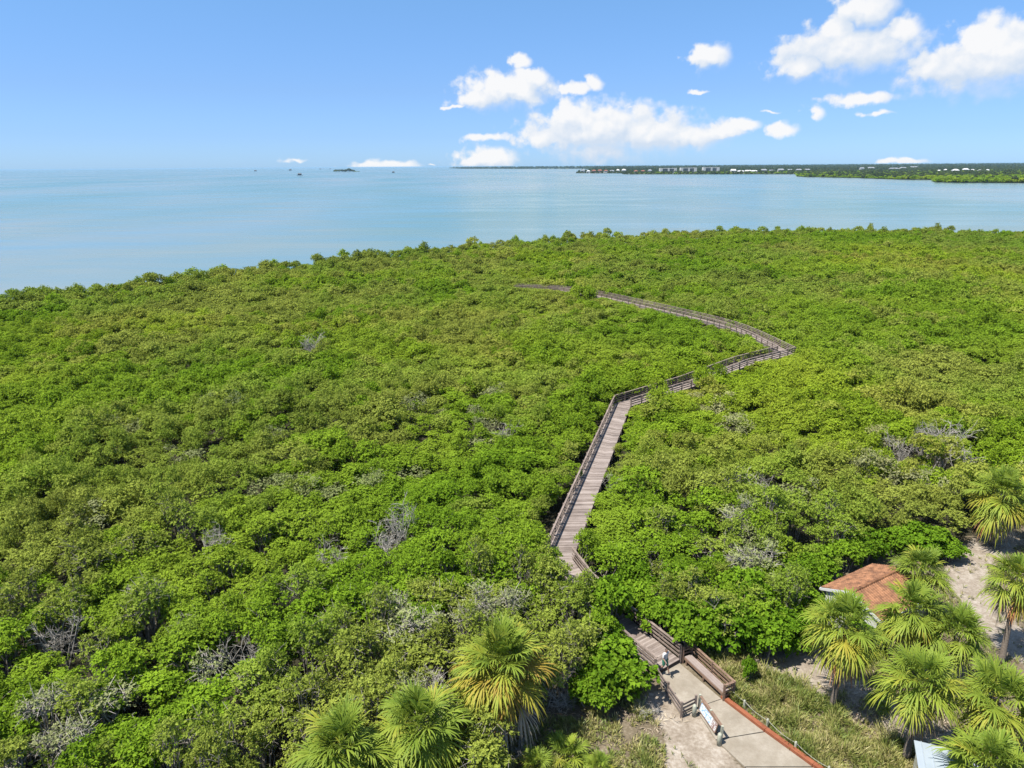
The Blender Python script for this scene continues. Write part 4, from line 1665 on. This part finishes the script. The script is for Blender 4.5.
COASTPX = [(1420, 900), (1200, 1010), (1080, 1090), (1024, 1150), (960, 1190), (940, 1225), (935, 1290), (938, 1400), (900, 1460), (860, 1640), (806, 1820), (799, 1900), (797, 2330), (720, 2440), (628, 2600),
           (622, 2700), (634, 2900), (600, 3000), (576, 3150), (578, 3500), (600, 4500), (585, 7400), (520, 8200), (462, 10000), (450, 14000)]
cp = [col(px, d) for px, d in COASTPX]
shore_poly = [(p.x, p.y) for p in cp] + [(-1500, 40000), (60000, 40000), (60000, 5000), (4200, 900)]
me = bpy.data.meshes.new('far_land')
vs = [(x, y_, .15) for x, y_ in shore_poly]
me.from_pydata(vs, [], [tuple(range(len(vs)))[::-1]])
bm = bmesh.new(); bm.from_mesh(me)
bmesh.ops.triangulate(bm, faces=bm.faces)
for f in bm.faces:
    if f.normal.z < 0: f.normal_flip()
bm.to_mesh(me); bm.free()
tag(link_mesh('land', me, simple_mat('far_land_soil', (.03, .045, .018), (.06, .075, .03), .01, .95)), kind='structure')

# islet and stilt houses out on the water
isl = col(347, 5000)
mb = MB()
for k in range(2):
    pass
ring, N_ = [], 20
vs = [(0, 0, .6)]
for k in range(N_):
    a = 2 * math.pi * k / N_
    vs.append((88 * math.cos(a) * (1 + .15 * math.sin(3 * a)), 30 * math.sin(a), -.8))
mb.add(vs, [(0, k + 1, (k + 1) % N_ + 1) for k in range(N_)])
o = mb.build('islet_land', M['ground'])
o.location = (isl.x, isl.y, 0)
tag(o, kind='structure')
coast_crown = []
ISLT = [(-76, 0, 4.2, 2.1), (-54, 6, 4.6, 2.2), (-32, -4, 4.8, 2.1), (-12, 4, 4.4, 2.2), (12, -3, 4.6, 3.0), (32, 5, 4.2, 2.0), (54, 0, 3.4, .8), (76, 2, 2.6, .6)]
names = ['low tree at the left end of the distant islet', 'second tree from the left on the distant islet', 'third tree from the left on the distant islet', 'middle tree on the distant islet',
         'tallest tree on the distant islet', 'tree just right of the tallest one on the islet', 'low tree right of centre on the distant islet', 'smallest tree at the right tip of the distant islet']
for i, ((dx_, dy_, a, b), lb) in enumerate(zip(ISLT, names)):
    mm = COAST[i % 2] if i < 6 else GREENCOAST[i % 2]
    plant('islet_tree', mm, (isl.x + dx_, isl.y + dy_, '', a, b, i * .9, 0), lb, 'tree', 'trees on the distant islet')

for px, py, w_, lb, mt in ((299, 175.2, 19, 'dark stilt house nearest on the open water', 'dark_wood'), (393, 172.6, 16, 'dark stilt house right of the islet', 'dark_wood'),
                           (255, 171.2, 14, 'small dark stilt house far left on the horizon', 'dark_wood'), (290, 170.6, 16, 'low dark stilt house behind the nearest one', 'dark_wood'),
                           (320, 169.4, 10, 'stilt house on the horizon left of the islet', 'dark_wood'), (330, 168.8, 9, 'tiny stilt house on the horizon above the islet', 'dark_wood')):
    hor = 169.5 - .0066 * px
    dep = min(30.4 * 711 / max(py - hor, 1.0), 12000)
    w = col(px, dep)
    k = max(1.0, dep / 3600) * w_ / 20.0
    root = empty('stilt_house', (w.x, w.y, -.4), .15, (k, k, k), label=lb, cat='stilt house', group='stilt houses out on the water')
    mb = MB(); mb.box((0, 0, 5.4), (14, 9, 4.6)); mb.build('wall', M['dark_wood'], root)
    mb = MB(); mb.box((0, 0, 2.9), (21, 14, .4)); mb.build('platform', M['dark_wood'], root)
    mb = MB()
    mb.add([(-9, -6, 7.72), (9, -6, 7.72), (9, 6, 7.72), (-9, 6, 7.72), (-3.5, 0, 10.6), (3.5, 0, 10.6)], [(0, 1, 5, 4), (1, 2, 5), (2, 3, 4, 5), (3, 0, 4), (3, 2, 1, 0)])
    mb.build('roof', M['dark_wood'], root)
    for x_ in (-9, -3, 3, 9):
        for y_ in (-6, 6):
            mb = MB(); mb.tube([(x_, y_, -3), (x_, y_, 2.7)], .4, 6); mb.build('pile', M['dark_wood'], root)
    for x_ in (-3.6, 3.6):
        mb = MB(); mb.box((x_, -4.52, 5.6), (2.2, .08, 1.6)); mb.build('window', M['window'], root)

# far-shore forest
ents = []
rng = random.Random(3)


def coast_clear(x, y_, spots):
    for sx, sy, r_ in spots:
        if abs(x - sx) < r_ * .8 and 0 < sy - y_ < 90:
            return False
        if math.hypot(x - sx, y_ - sy) < r_ * .9:
            return False
    return True


BLD = []   # px, depth, width, depth size, height, wall, roof, label, style
for i, (a, b) in enumerate(((660, 676), (680.5, 696), (703, 718.6))):
    lb = ['leftmost white waterfront apartment block with two end towers', 'middle white waterfront apartment block', 'rightmost white waterfront apartment block'][i]
    BLD.append(((a + b) / 2, 2950, (b - a) / 711 * 2950, 16, 17.5 + i * 1.2, 'white_wall', 'white_roof', lb, 'condo'))
for i, px in enumerate((733.5, 741, 748.5, 754.5)):
    BLD.append((px, 2650, 21, 14, 12 - (i == 3) * 2, 'cream_wall', 'white_roof', ['first', 'second', 'third', 'last and smallest'][i] + ' cream block from left in the waterfront row', 'block'))
for i, (px, dp) in enumerate(((764, 2900), (772, 3000), (781, 2900), (790, 3050), (799, 2950), (807, 3100))):
    BLD.append((px, dp, 24, 14, 11, 'cream_wall', 'grey_roof', ['pale beige building just right of the cream row', 'second beige building right of the cream row', 'third beige building right of the cream row',
               'fourth beige building right of the cream row', 'fifth beige building right of the cream row', 'last beige building right of the cream row'][i], 'block'))
for i, (px, w_, wl, rf) in enumerate(((583, 18, 'white_wall', 'grey_roof'), (588.5, 15, 'white_wall', 'white_roof'), (594, 16, 'pink_wall', 'red_roof'), (600, 17, 'pink_wall', 'red_roof'), (606, 15, 'white_wall', 'red_roof'),
                                      (612, 18, 'white_wall', 'grey_roof'), (618, 16, 'white_wall', 'white_roof'), (624, 16, 'white_wall', 'white_roof'), (636, 17, 'white_wall', 'red_roof'), (643, 18, 'pink_wall', 'red_roof'), (650, 14, 'white_wall', 'grey_roof'))):
    BLD.append((px, 3120 if px < 630 else 2900, w_ * 1.0, 13, 13.0, wl, rf, ['grey-roofed house at the tip of the spit', 'white-roofed house second from the spit tip', 'first pink house with red roof on the spit',
               'second pink house with red roof on the spit', 'white house with red roof right of the pink pair', 'wide white house with grey roof mid spit', 'white-roofed house left of the last one on the spit',
               'last white-roofed house at the base of the spit', 'white house with red roof behind the inlet', 'pink house with red roof left of the apartment blocks', 'small grey-roofed house left of the apartment blocks'][i], 'house'))
for i, (px, dp, w_) in enumerate(((940, 2500, 20), (946, 2600, 15), (956, 2300, 19), (966, 2450, 21), (973, 2500, 15), (981, 2400, 22), (988, 2500, 15))):
    BLD.append((px, dp, w_ * (.75, .5, .9, 1.0, .5, .8, .55)[i], 13, 10.5 if i != 3 else 15, 'white_wall', 'white_roof', ['leftmost bright white house above the right spit', 'second bright white house above the right spit', 'third bright white house above the right spit',
               'tallest bright white house above the right spit', 'fifth bright white house above the right spit', 'sixth and widest bright white house above the right spit', 'rightmost bright white house above the right spit'][i], 'house'))
for i, (px, dp, w_) in enumerate(((862, 3600, 22), (871, 3700, 34), (894, 3500, 50), (903, 3600, 30), (914, 3900, 46))):
    BLD.append((px, dp, w_, 18, 13, 'white_wall', 'grey_roof', ['grey-roofed building farthest left inland', 'wider grey-roofed building second inland', 'longest pale hall inland behind the trees', 'pale building right of the long hall',
               'last pale building inland under the white cloud'][i], 'block'))
spots = []
brng = random.Random(8)
for px, dp, w_, d_, h_, wl, rf, lb, style in BLD:
    if style != 'condo':
        w_ *= brng.uniform(.75, 1.1); h_ *= brng.uniform(.8, 1.25); dp += brng.uniform(-40, 120)
    w = col(px, dp)
    spots.append((w.x, w.y, w_ * .55))
    root = empty('apartment_block' if style == 'condo' else ('waterfront_house' if style == 'house' else 'low_building'), (w.x, w.y, 0), 0.0, label=lb, cat='building')
    if style == 'condo':
        mb = MB()
        mb.box((0, 0, h_ / 2), (w_ * .66, d_, h_ * .92))
        mb.build('wall', M['cream_wall'], root)
        mb = MB(); mb.box((w_ * .02, -2.2, h_ / 2), (w_ * .10, d_ + 3, h_ * .9)); mb.build('stair_tower', M[wl], root)
        for s in (-1, 1):
            mb = MB(); mb.box((s * w_ * .42, -1.5, h_ / 2 + .4), (w_ * .155, d_ + 5, h_ + .8)); mb.build('tower', M[wl], root)
        mb = MB(); mb.box((0, -.6, h_ * .92 + 1.1), (w_ * .675, d_ + 2.5, 1.9)); mb.build('roof', M[rf], root)
        for fl in range(4):
            z_ = 2.2 + fl * 3.6
            mb = MB(); mb.box((0, -d_ / 2 - .05, z_), (w_ * .65, .16, 3.0)); mb.build('window', M['window'], root)
            mb = MB(); mb.box((0, -d_ / 2 - .5, z_ - 1.8), (w_ * .66, .9, .35)); mb.build('balcony', M['cream_wall'], root)
    else:
        mb = MB(); mb.box((0, 0, h_ * .33), (w_, d_, h_ * .66)); mb.build('wall', M[wl], root)
        mb = MB()
        x2, y2, z0, z1 = w_ / 2 + .8, d_ / 2 + .8, h_ * .66 + .01, h_
        rx = x2 * (.45 if style == 'house' else .8)
        mb.add([(-x2, -y2, z0), (x2, -y2, z0), (x2, y2, z0), (-x2, y2, z0), (-rx, 0, z1), (rx, 0, z1)], [(0, 1, 5, 4), (1, 2, 5), (2, 3, 4, 5), (3, 0, 4), (3, 2, 1, 0)])
        mb.build('roof', M[rf], root)
        nwin = 3 if w_ < 26 else 6
        for k in range(nwin):
            mb = MB(); mb.box(((k + .5) / nwin * w_ - w_ / 2, -d_ / 2 - .04, h_ * .36), (w_ / nwin * .5, .12, 2.0)); mb.build('window', M['window'], root)

cc = [crown_obj[m[0].name] for m in COAST]
gc = [crown_obj[m[0].name] for m in GREENCOAST]
inv_a, inv_b = 1 / 1050.0, 1 / 15000.0
cnt = 0
while cnt < 26000:
    dep = 1 / rng.uniform(inv_b, inv_a)
    px = rng.uniform(430, 1330)
    w = col(px, dep)
    if not inside((w.x, w.y), shore_poly):
        continue
    if not coast_clear(w.x, w.y, spots):
        continue
    cnt += 1
    s = max(1.0, dep * .00030) * rng.uniform(.7, 1.3)
    sz = min(s, 2.4) * rng.uniform(.75, 1.15)
    if dep > 3400: sz *= 1.35
    near_sp = dep < 1500 and px > 880
    edge = dep < 2700 and rng.random() < .35
    src = rng.choice(gc) if (near_sp and rng.random() < .9) or edge else rng.choice(cc)
    ents.append((w.x, w.y, 0.0, rng.uniform(0, 6.28), s, sz, src))
# dense fringe along the near shores
for i in range(len(cp) - 1):
    L_ = (cp[i + 1] - cp[i]).length
    n = int(min(900, L_ / max(3.2, cp[i].y * .0022)))
    for k in range(n):
        q = cp[i].lerp(cp[i + 1], rng.random())
        back = rng.uniform(0, 22)
        dirv = Vector((q.x, q.y, 0)).normalized()
        q = q + dirv * back
        if not inside((q.x, q.y), shore_poly) or not coast_clear(q.x, q.y, [(a, b, c * .6) for a, b, c in spots if b > 3000]):
            continue
        s = max(.8, q.y * .00028) * rng.uniform(.7, 1.2)
        ents.append((q.x, q.y, -.3, rng.uniform(0, 6.28), s, min(s, 1.9) * rng.uniform(.6, .95), rng.choice(gc if q.y < 2300 else cc)))
scatter('coastal_forest', ents, 'distant wooded coast stretching along the horizon behind the bay')['category'] = 'forest'

# ------------------------------------------------------------------ sky, clouds and sun
SUN_AZ = math.atan2(-0.90, -0.40)      # sun stands to the left and a little behind
SUN_EL = R(63)
sx, sy = -0.914, -0.406
sd = Vector((sx * math.cos(SUN_EL), sy * math.cos(SUN_EL), math.sin(SUN_EL)))
sun = bpy.data.lights.new('sun', 'SUN')
sun.energy = 5.0
sun.angle = R(0.53)
sun.color = (1.0, 0.955, 0.88)
so = bpy.data.objects.new('sun', sun); COL.objects.link(so)
so.rotation_euler = sd.to_track_quat('Z', 'Y').to_euler()
so.location = (0, 0, 200)

wd = bpy.data.worlds.new('World')
SC.world = wd
wd.use_nodes = True
nt = NT(wd.node_tree)
sky = nt.n('ShaderNodeTexSky', {'sky_type': 'NISHITA', 'sun_disc': False, 'sun_elevation': SUN_EL, 'sun_rotation': math.atan2(sx, sy),
                                'altitude': 0.0, 'air_density': 1.0, 'dust_density': 0.2, 'ozone_density': 3.0})
gen = nt.n('ShaderNodeTexCoord').outputs['Generated']

# aspect class 3.0 (flat), 2.0, 1.2 ; (px, py, half width px, strength)
PUFFS = {2.6: [(508, 90, 44, 1), (478, 98, 26, .95), (597, 131, 62, 1.1), (540, 138, 28, .95), (650, 134, 52, 1.05), (690, 137, 36, .95), (722, 131, 24, .9), (744, 125, 17, .85), (600, 147, 66, .75),
               (487, 160, 30, 1), (850, 50, 52, 1.05), (800, 66, 30, .95), (980, 66, 58, 1.0), (1012, 52, 44, 1.05), (1060, 48, 60, 1.1), (578, 88, 17, .85), (780, 129, 20, .75), (960, 86, 48, .55)],
         1.4: [(535, 79, 15, .9), (521, 62, 11, .85), (568, 118, 20, 1.05), (594, 84, 11, .8), (710, 58, 18, .95), (864, 10, 24, 1.0), (838, 32, 20, .9), (900, 32, 18, .9), (930, 66, 20, .9), (817, 113, 11, .6), (985, 44, 26, 1.0)],
         6.0: [(456, 106, 16, .65), (862, 99, 44, .68), (874, 113, 24, .6), (490, 137, 38, .62), (700, 92, 16, .5), (628, 108, 12, .55), (770, 112, 16, .5), (385, 166.5, 38, .9), (430, 165, 9, .6), (902, 161, 22, .85), (296, 160, 22, .4)]}
SHADE = {2.6: [(500, 92, 36, 1), (597, 131, 64, 1.1), (650, 134, 60, 1.05), (715, 133, 34, .9), (487, 160, 30, 1), (850, 48, 58, 1.05), (800, 66, 30, .95), (985, 64, 62, 1.05), (1050, 48, 60, 1.1)],
         1.4: [(710, 58, 18, .95), (864, 10, 24, 1.0), (570, 118, 20, 1.0), (535, 79, 15, .9)]}


def angles(px, py):
    d = ray(px, py)
    return math.degrees(math.atan2(d.x, d.y)), math.degrees(math.atan2(d.z, math.hypot(d.x, d.y)))


sp = nt.n('ShaderNodeSeparateXYZ', None, i0=gen)
az = nt.math('MULTIPLY', nt.math('ARCTAN2', sp.outputs[0], sp.outputs[1]), 57.29578)
el = nt.math('MULTIPLY', nt.math('ARCSINE', sp.outputs[2]), 57.29578)
Pv = nt.n('ShaderNodeCombineXYZ', None, i0=az, i1=el, i2=0.0).outputs[0]
nzn = nt.n('ShaderNodeTexNoise', None, Scale=0.85, Detail=5, Roughness=0.5, Vector=Pv)
nz = nzn.outputs['Fac']
nzs = nt.noise(nt.vmath('ADD', Pv, (-.22, .38, 0)), 0.85, 3, 0.5)
warp = nt.vmath('MULTIPLY_ADD', nzn.outputs['Color'], (1.9, 0.95, 0))
warp.node.inputs[2].default_value = (-.95, -.475, 0)
Pw = nt.vmath('ADD', Pv, warp)


def field(Pin, puffs, grow):
    acc = None
    k = math.degrees(1 / FPX)
    for asp, lst in puffs.items():
        Ps = nt.vmath('MULTIPLY', Pin, (1, asp, 0))
        for px, py, rx, s in lst:
            a_, e_ = angles(px, py)
            ln = nt.vmath('DISTANCE', Ps, (a_, e_ * asp, 0), out=1)
            nd = nt.t.nodes.new('ShaderNodeMath'); nd.operation = 'MULTIPLY_ADD'
            nt.set(nd, 'i0', ln); nd.inputs[1].default_value = -1.0 / (rx * k * grow); nd.inputs[2].default_value = s
            v = nd.outputs[0]
            acc = v if acc is None else nt.math('MAXIMUM', acc, v)
    return nt.math('MAXIMUM', acc, -1.0)


F0 = field(Pw, PUFFS, 1.16)
D = nt.math('ADD', F0, nt.math('MULTIPLY', nt.math('SUBTRACT', nz, .52), 1.45))
S = field(nt.vmath('ADD', Pw, (-.30, .85, 0)), SHADE, 1.16)
under = nt.math('SUBTRACT', S, F0)
alpha = nt.maprange(D, -0.12, nt.maprange(under, .0, .55, .40, 1.1), 0, 1, True)
litn = nt.math('MULTIPLY', nt.math('SUBTRACT', nz, nzs), 1.1)
lit = nt.maprange(nt.math('SUBTRACT', litn, under), -.22, .46, 0, 1)
cloudc = nt.mix(lit, (5.3, 6.1, 7.2, 1), (7.75, 7.75, 7.8, 1))
# sky tint by height above the horizon; unseen zenith brightened as added fill light
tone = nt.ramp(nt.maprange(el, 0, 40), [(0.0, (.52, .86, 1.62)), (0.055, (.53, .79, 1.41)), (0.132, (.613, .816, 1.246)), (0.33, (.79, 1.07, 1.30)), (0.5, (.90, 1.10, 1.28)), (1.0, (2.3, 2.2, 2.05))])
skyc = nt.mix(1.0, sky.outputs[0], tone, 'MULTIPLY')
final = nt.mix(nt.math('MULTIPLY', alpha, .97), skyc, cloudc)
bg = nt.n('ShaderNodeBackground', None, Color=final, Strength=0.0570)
o = nt.n('ShaderNodeOutputWorld')
nt.t.links.new(bg.outputs[0], o.inputs['Surface'])
wd.cycles.sampling_method = 'NONE'

# ------------------------------------------------------------------ sea air
m = bpy.data.materials.new('sea_haze')
m.use_nodes = True
hn_ = NT(m.node_tree)
pv = hn_.n('ShaderNodeVolumePrincipled', None, Color=(0.36, 0.58, 0.76, 1), Density=3.2e-5)
ho = hn_.n('ShaderNodeOutputMaterial')
hn_.t.links.new(pv.outputs[0], ho.inputs['Volume'])
mb = MB()
mb.box((0, 0, 14.0), (240000, 240000, 42.0))
tag(mb.build('haze', m), kind='stuff')

# ------------------------------------------------------------------ render settings
SC.view_settings.view_transform = 'Standard'
SC.view_settings.look = 'None'
SC.view_settings.gamma = 1.0
SC.view_settings.use_curve_mapping = False
SC.view_settings.exposure = 1.13
SC.render.engine = 'CYCLES'
SC.cycles.max_bounces = 4
SC.cycles.diffuse_bounces = 2
SC.cycles.glossy_bounces = 2
SC.cycles.transmission_bounces = 3
SC.cycles.sample_clamp_indirect = 6.0
SC.cycles.use_denoising = True
